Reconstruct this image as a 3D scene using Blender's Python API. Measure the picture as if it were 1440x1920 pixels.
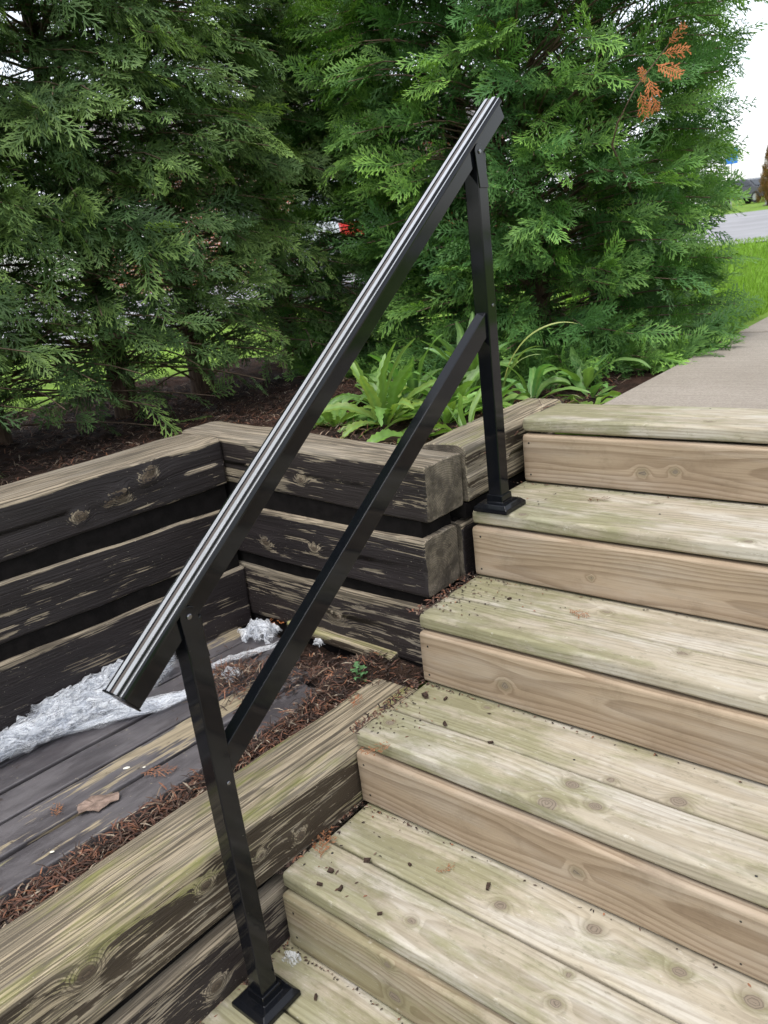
import bpy, math, random
import numpy as np
from mathutils import Vector, Matrix, noise as mnoise

for o in list(bpy.data.objects): bpy.data.objects.remove(o, do_unlink=True)
SC = bpy.context.scene
COL = SC.collection
R = math.radians

# ------------------------------------------------------------------ camera
CAM_POS = Vector((1.1514, -0.2730, 1.5822))
RX = Vector((0.76672014, 0.63157394, -0.11512856))      # camera right
RD = Vector((0.11159211, -0.30771724, -0.94491127))     # camera down
RF = Vector((-0.63220838, 0.71163506, -0.30641168))     # camera forward
cam_d = bpy.data.cameras.new('camera')
cam_d.sensor_fit = 'HORIZONTAL'; cam_d.sensor_width = 36.0; cam_d.lens = 36.0 * 1477.87 / 1440
cam_d.clip_start = 0.02; cam_d.clip_end = 2000
cam_d.dof.use_dof = True; cam_d.dof.focus_distance = 2.1; cam_d.dof.aperture_fstop = 11.0
cam = bpy.data.objects.new('camera', cam_d); COL.objects.link(cam)
m3 = Matrix((RX, -RD, -RF)).transposed()
cam.matrix_world = Matrix.Translation(CAM_POS) @ m3.to_4x4()
SC.camera = cam
SC.render.resolution_x = 768; SC.render.resolution_y = 1024

# ------------------------------------------------------------------ world, sun, exposure
SUN_EL, SUN_AZ = 68.0, 160.0          # azimuth measured from +Y towards +X
W = bpy.data.worlds.new('World'); SC.world = W; W.use_nodes = True
wn = W.node_tree; wn.nodes.clear()
sky = wn.nodes.new('ShaderNodeTexSky'); sky.sky_type = 'NISHITA'; sky.sun_disc = False
sky.sun_elevation = R(SUN_EL); sky.sun_rotation = R(SUN_AZ)
sky.air_density = 1.0; sky.dust_density = 2.0; sky.ozone_density = 1.0; sky.altitude = 50
hs = wn.nodes.new('ShaderNodeHueSaturation'); hs.inputs['Saturation'].default_value = 0.30   # cloud cover: nearly neutral light
bg = wn.nodes.new('ShaderNodeBackground'); bg.inputs['Strength'].default_value = 0.15
wo = wn.nodes.new('ShaderNodeOutputWorld')
wn.links.new(sky.outputs[0], hs.inputs['Color']); wn.links.new(hs.outputs[0], bg.inputs['Color']); wn.links.new(bg.outputs[0], wo.inputs[0])
sun_d = bpy.data.lights.new('sun', 'SUN'); sun_d.energy = 1.15; sun_d.angle = R(50); sun_d.color = (1.0, 0.97, 0.92)
sun = bpy.data.objects.new('sun', sun_d); COL.objects.link(sun)
sd = Vector((math.sin(R(SUN_AZ)) * math.cos(R(SUN_EL)), math.cos(R(SUN_AZ)) * math.cos(R(SUN_EL)), math.sin(R(SUN_EL))))
sun.rotation_euler = sd.to_track_quat('Z', 'Y').to_euler()
vs = SC.view_settings
vs.view_transform = 'Standard'; vs.look = 'None'; vs.gamma = 1.0; vs.use_curve_mapping = False
vs.exposure = 1.28
SC.cycles.use_adaptive_sampling = True; SC.cycles.adaptive_threshold = 0.018; SC.cycles.max_bounces = 6; SC.cycles.diffuse_bounces = 2; SC.cycles.glossy_bounces = 2; SC.cycles.transmission_bounces = 4; SC.cycles.transparent_max_bounces = 6

# ------------------------------------------------------------------ node helpers
class NT:
    def __init__(s, name):
        s.m = bpy.data.materials.new(name); s.m.use_nodes = True
        s.t = s.m.node_tree; s.t.nodes.clear()
        s.out = s.t.nodes.new('ShaderNodeOutputMaterial')
    def n(s, typ, ins=None, **props):
        nd = s.t.nodes.new(typ)
        for k, v in props.items(): setattr(nd, k, v)
        for k, v in (ins or {}).items():
            sk = nd.inputs[k]
            if isinstance(v, bpy.types.NodeSocket): s.t.links.new(v, sk)
            else: sk.default_value = v
        return nd
    def M(s, op, a, b=0.0, c=0.0, clamp=False):
        nd = s.n('ShaderNodeMath', {0: a, 1: b, 2: c}, operation=op); nd.use_clamp = clamp
        return nd.outputs[0]
    def add(s, a, b): return s.M('ADD', a, b)
    def sub(s, a, b): return s.M('SUBTRACT', a, b)
    def mul(s, a, b, clamp=False): return s.M('MULTIPLY', a, b, 0, clamp)
    def smooth(s, v, lo, hi, a=0.0, b=1.0):
        nd = s.n('ShaderNodeMapRange', {'Value': v, 'From Min': lo, 'From Max': hi, 'To Min': a, 'To Max': b}, interpolation_type='SMOOTHSTEP')
        return nd.outputs[0]
    def mix(s, f, a, b, mode='MIX'):
        nd = s.n('ShaderNodeMix', None, data_type='RGBA', blend_type=mode)
        for i, v in ((0, f), (6, a), (7, b)):
            if isinstance(v, bpy.types.NodeSocket): s.t.links.new(v, nd.inputs[i])
            else: nd.inputs[i].default_value = v if i == 0 else (*v[:3], 1)
        return nd.outputs[2]
    def vmul(s, v, k): return s.n('ShaderNodeVectorMath', {0: v, 1: k}, operation='MULTIPLY').outputs[0]
    def vadd(s, v, k): return s.n('ShaderNodeVectorMath', {0: v, 1: k}, operation='ADD').outputs[0]
    def noise(s, v, scale=1.0, detail=3.0, rough=0.55, dist=0.0):
        return s.n('ShaderNodeTexNoise', {'Vector': v, 'Scale': scale, 'Detail': detail, 'Roughness': rough, 'Distortion': dist}).outputs['Fac']
    def xyz(s, v):
        nd = s.n('ShaderNodeSeparateXYZ', {0: v}); return nd.outputs[0], nd.outputs[1], nd.outputs[2]
    def comb(s, x, y, z): return s.n('ShaderNodeCombineXYZ', {0: x, 1: y, 2: z}).outputs[0]
    def coords(s):
        """object coordinates plus a per-object offset so that no two boards share their grain"""
        co = s.n('ShaderNodeTexCoord').outputs['Object']
        r = s.n('ShaderNodeObjectInfo').outputs['Random']
        off = s.comb(s.mul(r, 37.0), s.mul(r, 11.3), s.mul(r, 5.7))
        return co, s.vadd(co, off), r
    def add_warp(s, P, near):
        # grain lines squeezed aside by a knot
        x, y, z = s.xyz(P)
        k = s.add(1.0, 0.0)
        zz = s.add(z, s.mul(near, 0.03))
        return s.comb(s.mul(x, 2.6), s.mul(y, 230.0), s.mul(zz, 230.0))
    def bump(s, h, strength=0.5, dist=0.002, normal=None):
        ins = {'Height': h, 'Strength': strength, 'Distance': dist}
        if normal is not None: ins['Normal'] = normal
        return s.n('ShaderNodeBump', ins).outputs[0]
    def finish(s, color, rough=0.6, normal=None, spec=0.5, **kw):
        ins = {'Roughness': rough, 'Specular IOR Level': spec}
        ins['Base Color'] = color if isinstance(color, bpy.types.NodeSocket) else (*color[:3], 1)
        if normal is not None: ins['Normal'] = normal
        ins.update(kw)
        p = s.n('ShaderNodeBsdfPrincipled', ins)
        s.t.links.new(p.outputs[0], s.out.inputs[0])
        return s.m

def ring_field(t, co, P, r, pitch, zoff, wob_amp, knots=True, kx=2.2, ky=4.0, kthr=0.55):
    """growth rings round a pith running along local x, pushed aside by knots"""
    x, y, z = t.xyz(co); px, py, pz = t.xyz(P)
    wob = t.sub(t.noise(t.vmul(P, (1.6, 4.0, 4.0)), 1.0, 2.0), 0.5)
    slow = t.sub(t.noise(t.comb(t.mul(px, 1.1), 3.1, t.mul(r, 9.0)), 1.0, 1.0), 0.5)
    yy = t.add(t.add(y, t.mul(wob, wob_amp)), t.mul(t.sub(r, 0.5), 0.08))
    zz = t.add(t.add(z, zoff), t.mul(slow, 0.09))
    rad = t.M('SQRT', t.add(t.mul(yy, yy), t.mul(zz, zz)))
    if knots:
        v = t.n('ShaderNodeTexVoronoi', {'Vector': t.comb(t.mul(px, kx), t.mul(py, ky), 0.0), 'Scale': 1.0}, voronoi_dimensions='2D', feature='F1')
        d = v.outputs['Distance']; cr = t.xyz(v.outputs['Color'])[0]
        ex = t.M('GREATER_THAN', cr, kthr)
        dd = t.mul(d, 6.5)
        k = t.mul(t.M('EXPONENT', t.mul(t.mul(dd, dd), -1.0)), ex)
        rad = t.add(rad, t.mul(k, 0.028))
    else:
        k, d, ex = None, None, None
    kin = t.n('ShaderNodeAttribute', attribute_name='kin').outputs['Fac']      # 0 away from a knot .. 1 at its heart
    kd = t.mul(t.sub(1.0, kin), 4.0)
    near = t.mul(t.M('EXPONENT', t.mul(t.mul(kd, kd), -0.42)), t.M('GREATER_THAN', kin, 0.001))
    rad = t.add(rad, t.mul(near, 0.024))
    t.kd, t.near = kd, near
    fine = t.noise(t.vmul(P, (7, 60, 60)), 1.0, 2.0)
    ph = t.add(t.mul(rad, 1.0 / pitch), t.mul(fine, 0.35))
    fr = t.M('FRACT', ph)
    # slow rise, sharp fall: soft early wood, a dark late-wood line
    ring = t.mul(t.smooth(fr, 0.30, 0.86), t.smooth(fr, 0.90, 1.0, 1.0, 0.0))
    return ring, k, d, ex

def lumber(name, light, dark, ring_amt, algae, grey):
    t = NT(name); co, P, r = t.coords()
    ring, k, d, ex = ring_field(t, co, P, r, 0.0080, 0.045, 0.055, knots=False)
    fib = t.noise(t.vmul(P, (4, 270, 270)), 1.0, 2.0, 0.6)
    blot = t.noise(t.vmul(P, (2.2, 9, 9)), 1.0, 4.0, 0.6)
    c = t.mix(t.smooth(blot, 0.38, 0.68), light, tuple(0.5 * (a + b) for a, b in zip(light, dark)))
    c = t.mix(t.smooth(t.noise(t.vmul(P, (3, 14, 14)), 1.0, 4.0, 0.65), 0.44, 0.66, 0.0, grey), c, (0.46, 0.435, 0.39))
    dirt = t.noise(P, 9.0, 6.0, 0.75)
    if algae > 0:
        an = t.noise(t.vmul(P, (4.5, 15, 15)), 1.0, 6.0, 0.72)
        x, y, z = t.xyz(co)
        left = t.smooth(x, 0.0, 0.8, 0.17, 0.0)
        af = t.mul(t.smooth(t.add(t.add(an, left), t.mul(t.near, 0.10)), 0.50, 0.72), algae, True)
        c = t.mix(af, c, (0.185, 0.182, 0.088))
        sp = t.noise(t.vmul(P, (34, 80, 80)), 1.0, 4.0, 0.75)
        c = t.mix(t.smooth(sp, 0.56, 0.72, 0.0, 0.55), c, (0.150, 0.138, 0.090))
        wsp = t.noise(t.vmul(P, (30, 95, 40)), 1.0, 4.0, 0.75)
        c = t.mix(t.smooth(wsp, 0.60, 0.74, 0.0, 0.5), c, (0.56, 0.535, 0.48))
    tone = tuple(b / a for a, b in zip(light, dark))
    c = t.mix(t.mul(ring, ring_amt), c, t.mix(1.0, c, tone, 'MULTIPLY'))
    c = t.mix(t.smooth(fib, 0.46, 0.62, 0.0, 0.22), c, t.mix(1.0, c, (0.58, 0.55, 0.50), 'MULTIPLY'))
    c = t.mix(t.smooth(dirt, 0.50, 0.78, 0.0, 0.45), c, t.mix(1.0, c, (0.46, 0.44, 0.40), 'MULTIPLY'))
    kr = t.M('FRACT', t.mul(t.kd, 3.5))
    knotc = t.mix(t.smooth(kr, 0.5, 0.9), (0.185, 0.150, 0.115), (0.105, 0.082, 0.062))
    on = t.M('GREATER_THAN', t.near, 0.0005)
    wob = t.add(t.kd, t.mul(t.sub(dirt, 0.5), 0.5))
    c = t.mix(t.mul(t.smooth(wob, 1.05, 2.1, 0.45, 0.0), on), c, (0.150, 0.128, 0.078))
    c = t.mix(t.mul(t.smooth(wob, 0.86, 1.0, 0.9, 0.0), on), c, knotc)
    h = t.add(t.mul(fib, 0.8), t.mul(dirt, 0.7))
    return t.finish(c, t.smooth(blot, 0.2, 0.8, 0.62, 0.82), t.bump(h, 0.45, 0.0016), 0.32)

def old_timber(name, paint, cover, bare_top=True, end=False, bare=(0.285, 0.235, 0.170), moss=0.0, face_wear=0.0):
    """railway-sleeper timber: dark stain peeled off along the grain, bare grey-tan wood on the weathered top"""
    t = NT(name); co, P, r = t.coords()
    ring, k, d, ex = ring_field(t, co, P, r, 0.0062, 0.055, 0.05, knots=False)
    x, y, z = t.xyz(co)
    fib = t.noise(t.add_warp(P, t.near), 1.0, 2.0, 0.55)
    fib2 = t.noise(t.vmul(P, (5, 420, 420)), 1.0, 2.0, 0.6)
    blot = t.noise(t.vmul(P, (2.0, 10, 10)), 1.0, 4.0, 0.6)
    wood = t.mix(t.mul(ring, 0.62), bare, tuple(v * 0.42 for v in bare))
    wood = t.mix(t.smooth(fib, 0.475, 0.565, 0.0, 0.80), wood, (0.048, 0.038, 0.028))
    wood = t.mix(t.smooth(fib2, 0.50, 0.60, 0.0, 0.45), wood, (0.060, 0.048, 0.035))
    wood = t.mix(t.smooth(blot, 0.45, 0.70, 0.0, 0.35), wood, (0.27, 0.245, 0.205))
    stain = t.noise(t.vmul(P, (1.4, 5, 5)), 1.0, 5.0, 0.65)
    wood = t.mix(t.smooth(stain, 0.50, 0.66, 0.0, 0.55), wood, (0.095, 0.080, 0.058))
    if moss > 0:
        mo = t.noise(t.vmul(P, (2.6, 16, 16)), 1.0, 5.0, 0.7)
        wood = t.mix(t.smooth(mo, 0.50, 0.72, 0.0, moss), wood, (0.165, 0.175, 0.035))
    on = t.M('GREATER_THAN', t.near, 0.0005)
    wobk = t.add(t.kd, t.mul(t.sub(stain, 0.5), 0.9))
    kr = t.M('FRACT', t.mul(t.kd, 3.0))
    wood = t.mix(t.mul(t.smooth(kr, 0.5, 0.85), t.mul(t.smooth(wobk, 1.2, 2.4, 0.75, 0.0), on)), wood, (0.050, 0.038, 0.026))
    wood = t.mix(t.mul(t.smooth(wobk, 0.60, 0.95, 0.95, 0.0), on), wood, t.mix(kr, (0.040, 0.030, 0.022), (0.085, 0.062, 0.042)))
    # paint
    pn = t.noise(t.vmul(P, (5.5, 42, 42)), 1.0, 5.0, 0.62, 0.4)
    pl = t.noise(t.vmul(P, (1.7, 6, 6)), 1.0, 3.0, 0.6)
    cov = t.add(t.add(t.mul(t.sub(pn, 0.5), 1.3), t.mul(t.sub(pl, 0.5), 0.8)), t.mul(t.sub(fib, 0.5), 0.5))
    cov = t.sub(cov, t.mul(ring, 0.10))
    cov = t.sub(cov, t.mul(t.smooth(t.kd, 0.6, 2.2, 0.30, 0.0), t.M('GREATER_THAN', t.near, 0.0005)))
    nz = t.xyz(t.n('ShaderNodeTexCoord').outputs['Normal'])[2]
    edge = t.n('ShaderNodeAttribute', attribute_name='edge').outputs['Fac']
    thr = cover
    if bare_top:
        cov = t.sub(cov, t.smooth(nz, 0.15, 0.6, 0.0, 0.7))
        cov = t.sub(cov, t.smooth(edge, 0.80, 0.98, 0.0, 0.26))
        cov = t.sub(cov, t.smooth(edge, -0.9, -1.0, 0.0, 0.10))
    pm = t.smooth(cov, thr - 0.025, thr + 0.025)
    pc = t.mix(t.smooth(blot, 0.35, 0.7), paint, tuple(v * 1.55 for v in paint))
    c = t.mix(pm, wood, pc)
    nxa = t.M('ABSOLUTE', t.xyz(t.n('ShaderNodeTexCoord').outputs['Normal'])[0])
    endc = t.mix(t.smooth(t.noise(P, 16.0, 6.0, 0.7), 0.35, 0.68), (0.055, 0.046, 0.036), (0.22, 0.185, 0.140))
    endc = t.mix(t.mul(ring, 0.55), endc, (0.060, 0.050, 0.038))
    endc = t.mix(t.smooth(t.noise(t.vmul(P, (1, 14, 90)), 1.0, 4.0, 0.7), 0.60, 0.70, 0.0, 0.8), endc, (0.03, 0.025, 0.02))
    c = t.mix(t.smooth(nxa, 0.75, 0.95), c, endc)
    speck = t.noise(P, 210.0, 1.0, 0.5)
    c = t.mix(t.smooth(speck, 0.735, 0.78, 0.0, 0.7), c, (0.30, 0.27, 0.22))
    h = t.add(t.add(t.mul(fib, 1.0), t.mul(fib2, 0.35)), t.mul(pn, 0.8))
    rough = t.smooth(pm, 0.0, 1.0, 0.88, 0.58)
    return t.finish(c, rough, t.bump(h, 0.75, 0.0036), 0.35)

def deck_paint():
    t = NT('worn_slate_paint'); co, P, r = t.coords()
    ring, k, d, ex = ring_field(t, co, P, r, 0.006, 0.05, 0.04, knots=False)
    fib = t.noise(t.vmul(P, (5, 160, 160)), 1.0, 3.0, 0.65)
    pn = t.noise(t.vmul(P, (4.5, 26, 26)), 1.0, 5.0, 0.6, 0.3)
    pl = t.noise(t.vmul(P, (1.5, 5, 5)), 1.0, 3.0)
    wood = t.mix(t.mul(ring, 0.5), (0.30, 0.25, 0.17), (0.14, 0.115, 0.075))
    wood = t.mix(t.smooth(fib, 0.4, 0.7, 0.0, 0.6), wood, (0.07, 0.058, 0.045))
    gr = t.noise(t.vmul(P, (3, 12, 12)), 1.0, 4.0)
    wood = t.mix(t.smooth(gr, 0.52, 0.70, 0.0, 0.55), wood, (0.20, 0.21, 0.07))
    cov = t.add(t.add(t.mul(pn, 0.6), t.mul(pl, 0.6)), t.mul(t.sub(fib, 0.5), 0.25))
    cov = t.add(cov, t.mul(t.sub(r, 0.5), 0.16))
    pm = t.smooth(cov, 0.458, 0.495)
    blot = t.noise(t.vmul(P, (5, 14, 14)), 1.0, 5.0, 0.7)
    pc = t.mix(t.smooth(blot, 0.35, 0.7), (0.048, 0.043, 0.046), (0.098, 0.090, 0.094))
    c = t.mix(pm, wood, pc)
    dirt = t.noise(P, 34.0, 4.0, 0.7)
    c = t.mix(t.smooth(dirt, 0.62, 0.72, 0.0, 0.8), c, (0.030, 0.020, 0.015))
    sp = t.noise(P, 90.0, 2.0, 0.6)
    c = t.mix(t.smooth(sp, 0.70, 0.76, 0.0, 0.6), c, (0.34, 0.30, 0.20))
    h = t.add(fib, t.mul(dirt, 0.4))
    return t.finish(c, t.smooth(blot, 0.3, 0.7, 0.36, 0.55), t.bump(h, 0.5, 0.002), 0.5)

def plain(name, col, rough=0.6, var=0.25, scale=20.0, spec=0.4, bump=0.0, bscale=80.0, metallic=0.0, **kw):
    t = NT(name); co, P, r = t.coords()
    nz = t.noise(P, scale, 4.0, 0.6)
    c = t.mix(t.smooth(nz, 0.3, 0.7), tuple(v * (1 - var) for v in col), tuple(min(1, v * (1 + var)) for v in col))
    nrm = t.bump(t.noise(P, bscale, 4.0, 0.6), bump, 0.004) if bump > 0 else None
    return t.finish(c, rough, nrm, spec, Metallic=metallic, **kw)

def black_coat():
    t = NT('black_powder_coat'); co, P, r = t.coords()
    n1 = t.noise(P, 9.0, 4.0, 0.6); n2 = t.noise(P, 420.0, 1.0)
    c = t.mix(t.smooth(n1, 0.45, 0.75, 0, 0.6), (0.0040, 0.0046, 0.0062), (0.008, 0.008, 0.0085))
    dust = t.noise(P, 160.0, 2.0, 0.6)
    c = t.mix(t.smooth(dust, 0.74, 0.80, 0.0, 0.5), c, (0.09, 0.085, 0.07))
    return t.finish(c, t.smooth(n1, 0.3, 0.8, 0.06, 0.13), t.bump(n2, 0.02, 0.0003), 0.30)

def tinted(name, rough=0.55, transl=0.3, spec=0.35, boost=1.0):
    """colour from the mesh's own tint attribute (leaf age, dead bits), part of the light passing through"""
    t = NT(name)
    a = t.n('ShaderNodeAttribute', attribute_name='tint').outputs['Color']
    p = t.n('ShaderNodeBsdfPrincipled', {'Base Color': a, 'Roughness': rough, 'Specular IOR Level': spec})
    if transl > 0:
        tc = t.mix(1.0, a, (1.25 * boost, 1.35 * boost, 0.6 * boost), 'MULTIPLY')
        tr = t.n('ShaderNodeBsdfTranslucent', {'Color': tc})
        ms = t.n('ShaderNodeMixShader', {0: transl, 1: p.outputs[0], 2: tr.outputs[0]})
        t.t.links.new(ms.outputs[0], t.out.inputs[0])
    else: t.t.links.new(p.outputs[0], t.out.inputs[0])
    return t.m

def plastic_film(name, clear=0.35):
    """thin film; the attribute tint carries (length, width, edge) along the sheet for its stretch streaks"""
    t = NT(name); co, P, r = t.coords()
    a = t.n('ShaderNodeAttribute', attribute_name='tint').outputs['Color']
    ax, ay, az = t.xyz(a)
    q = t.comb(t.mul(ax, 14.0), t.mul(ay, 30.0), 0.0)
    st = t.noise(q, 1.0, 5.0, 0.7, 1.2)
    cr = t.noise(P, 85.0, 4.0, 0.7, 2.0)
    tr = t.n('ShaderNodeBsdfTransparent', {'Color': (0.97, 0.98, 1, 1)})
    gl = t.n('ShaderNodeBsdfPrincipled', {'Base Color': (0.90, 0.92, 0.95, 1), 'Roughness': 0.34, 'Specular IOR Level': 0.5, 'Normal': t.bump(t.add(st, t.mul(cr, 0.6)), 0.55, 0.003)})
    tl = t.n('ShaderNodeBsdfTranslucent', {'Color': (0.90, 0.92, 0.95, 1)})
    s1 = t.n('ShaderNodeMixShader', {0: 0.40, 1: gl.outputs[0], 2: tl.outputs[0]})
    f = t.smooth(t.add(t.mul(st, 0.7), t.mul(cr, 0.3)), 0.40, 0.56, clear + 0.50, clear - 0.28)
    f = t.add(f, t.mul(az, 0.45))
    f = t.M('MINIMUM', f, 0.93)
    b = t.n('ShaderNodeMixShader', {0: f, 1: s1.outputs[0], 2: tr.outputs[0]})
    t.t.links.new(b.outputs[0], t.out.inputs[0])
    return t.m

MAT = {}
MAT['tread'] = lumber('weathered_tread_lumber', (0.372, 0.328, 0.252), (0.235, 0.200, 0.145), 0.50, 0.70, 0.60)
MAT['riser'] = lumber('riser_lumber', (0.318, 0.246, 0.172), (0.200, 0.142, 0.093), 0.70, 0.0, 0.18)
MAT['riser_green'] = lumber('riser_lumber_mossy', (0.290, 0.240, 0.165), (0.180, 0.135, 0.085), 0.65, 0.45, 0.30)
MAT['timber'] = old_timber('peeling_dark_timber', (0.0130, 0.0100, 0.0105), -0.27)
MAT['timber_worn'] = old_timber('worn_dark_timber', (0.0165, 0.0125, 0.012), -0.13)
MAT['timber_bare'] = old_timber('bare_mossy_timber', (0.030, 0.022, 0.015), -0.04, bare=(0.345, 0.285, 0.195), moss=0.68)
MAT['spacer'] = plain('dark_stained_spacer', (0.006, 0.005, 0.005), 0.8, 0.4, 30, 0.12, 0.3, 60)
MAT['deck'] = deck_paint()
MAT['black'] = black_coat()
MAT['screw'] = plain('dark_steel_screw', (0.05, 0.05, 0.05), 0.4, 0.2, 60, 0.5, metallic=0.9)
MAT['bolt'] = plain('bright_bolt_head', (0.20, 0.20, 0.21), 0.25, 0.1, 60, 0.5, metallic=1.0)
MAT['leaf'] = tinted('cedar_foliage', 0.58, 0.30, 0.22)
MAT['weed'] = tinted('weed_leaf', 0.42, 0.34, 0.45)
MAT['litter'] = tinted('dry_cedar_litter', 0.8, 0.05, 0.2)
MAT['grass'] = tinted('grass_blade', 0.6, 0.35, 0.3)
MAT['film'] = plastic_film('crumpled_plastic_film', 0.62)
MAT['bagfilm'] = plastic_film('clear_plastic_film', 0.66)
MAT['glass'] = plain('dark_car_glass', (0.02, 0.025, 0.03), 0.08, 0.1, 4, 0.6)

def bark():
    t = NT('cedar_bark'); co, P, r = t.coords()
    s = t.noise(t.vmul(P, (60, 60, 5)), 1.0, 4.0, 0.65)
    c = t.mix(t.smooth(s, 0.3, 0.7), (0.030, 0.020, 0.015), (0.115, 0.078, 0.056))
    return t.finish(c, 0.9, t.bump(s, 0.9, 0.01), 0.2)
MAT['bark'] = bark()
MAT['twig'] = plain('grey_brown_twig', (0.15, 0.105, 0.075), 0.85, 0.35, 40, 0.2)

def soil():
    t = NT('bed_soil'); co, P, r = t.coords()
    a = t.noise(P, 14.0, 6.0, 0.7); b = t.noise(P, 3.0, 3.0)
    c = t.mix(t.smooth(a, 0.35, 0.68), (0.014, 0.010, 0.008), (0.060, 0.036, 0.025))
    c = t.mix(t.smooth(b, 0.45, 0.65, 0, 0.6), c, (0.055, 0.028, 0.020))
    return t.finish(c, 0.95, t.bump(t.noise(P, 60.0, 6.0, 0.7), 1.0, 0.02), 0.15)
MAT['soil'] = soil()

def concrete():
    t = NT('broomed_concrete'); co, P, r = t.coords()
    v = t.n('ShaderNodeTexVoronoi', {'Vector': P, 'Scale': 210.0}).outputs['Color']
    g = t.xyz(v)[0]
    a = t.noise(P, 1.6, 4.0, 0.6); l = t.noise(t.vmul(P, (1.5, 70, 1)), 1.0, 3.0)
    c = t.mix(t.smooth(a, 0.3, 0.7), (0.245, 0.215, 0.180), (0.315, 0.280, 0.240))
    c = t.mix(t.smooth(g, 0.0, 1.0, 0.0, 0.45), c, (0.15, 0.125, 0.10))
    c = t.mix(t.smooth(l, 0.45, 0.65, 0.0, 0.25), c, (0.16, 0.135, 0.11))
    return t.finish(c, 0.85, t.bump(t.add(g, t.mul(l, 1.5)), 0.4, 0.003), 0.3)
MAT['concrete'] = concrete()
MAT['asphalt'] = plain('worn_asphalt', (0.215, 0.215, 0.225), 0.8, 0.15, 0.7, 0.4, 0.3, 60)
MAT['turf'] = plain('lawn_turf', (0.110, 0.185, 0.025), 0.9, 0.35, 1.6, 0.1, 0.8, 22)

# ------------------------------------------------------------------ object helpers
def link(name, me, mat=None, parent=None, loc=None, mtx=None):
    o = bpy.data.objects.new(name, me); COL.objects.link(o)
    if mat is not None and me is not None and not me.materials: me.materials.append(MAT[mat] if isinstance(mat, str) else mat)
    if parent is not None: o.parent = parent
    if mtx is not None: o.matrix_local = mtx
    elif loc is not None: o.location = loc
    return o
def tag(o, label=None, cat=None, group=None, kind=None):
    if label: o['label'] = label
    if cat: o['category'] = cat
    if group: o['group'] = group
    if kind: o['kind'] = kind
    return o
def empty(name, loc=(0, 0, 0), rz=0.0):
    o = bpy.data.objects.new(name, None); COL.objects.link(o); o.location = loc; o.rotation_euler = (0, 0, rz); o.empty_display_size = 0.1
    return o
def mesh(name, v, f, smooth=False, tint=None):
    me = bpy.data.meshes.new(name)
    v = np.asarray(v, np.float32)
    if isinstance(f, np.ndarray):
        n, k = f.shape
        me.vertices.add(len(v)); me.vertices.foreach_set('co', v.ravel())
        me.loops.add(n * k); me.loops.foreach_set('vertex_index', f.astype(np.int32).ravel())
        me.polygons.add(n); me.polygons.foreach_set('loop_start', np.arange(0, n * k, k, dtype=np.int32))
        me.update(calc_edges=True)
    else:
        me.from_pydata([tuple(map(float, p)) for p in v], [], f); me.update()
    if smooth: me.polygons.foreach_set('use_smooth', np.ones(len(me.polygons), bool))
    if tint is not None:
        a = me.color_attributes.new('tint', 'FLOAT_COLOR', 'POINT')
        c = np.ones((len(v), 4), np.float32); c[:, :3] = tint
        a.data.foreach_set('color', c.ravel())
    me.validate(); return me
def frame(origin, xd, yd):
    x = Vector(xd).normalized(); y = Vector(yd); y = (y - x * y.dot(x)).normalized(); z = x.cross(y)
    m = Matrix((x, y, z)).transposed().to_4x4(); m.translation = Vector(origin); return m

def section(W_, T_, rad, nflat=3, nc=4):
    """rounded rectangle outline, points (y, z), counter-clockwise"""
    pts = []
    hw, ht = W_ / 2, T_ / 2
    cs = [(hw - rad, -ht + rad, -90), (hw - rad, ht - rad, 0), (-hw + rad, ht - rad, 90), (-hw + rad, -ht + rad, 180)]
    for i, (cy, cz, a0) in enumerate(cs):
        for k in range(nc + 1):
            a = R(a0 + 90 * k / nc); pts.append((cy + rad * math.cos(a), cz + rad * math.sin(a)))
        ny, nzz, a1 = cs[(i + 1) % 4]
        e = (ny + rad * math.cos(R(a1)), nzz + rad * math.sin(R(a1)))
        s = pts[-1]
        for k in range(1, nflat + 1):
            f = k / (nflat + 1)
            pts.append((s[0] + (e[0] - s[0]) * f, s[1] + (e[1] - s[1]) * f))
    return np.array(pts)

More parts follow.
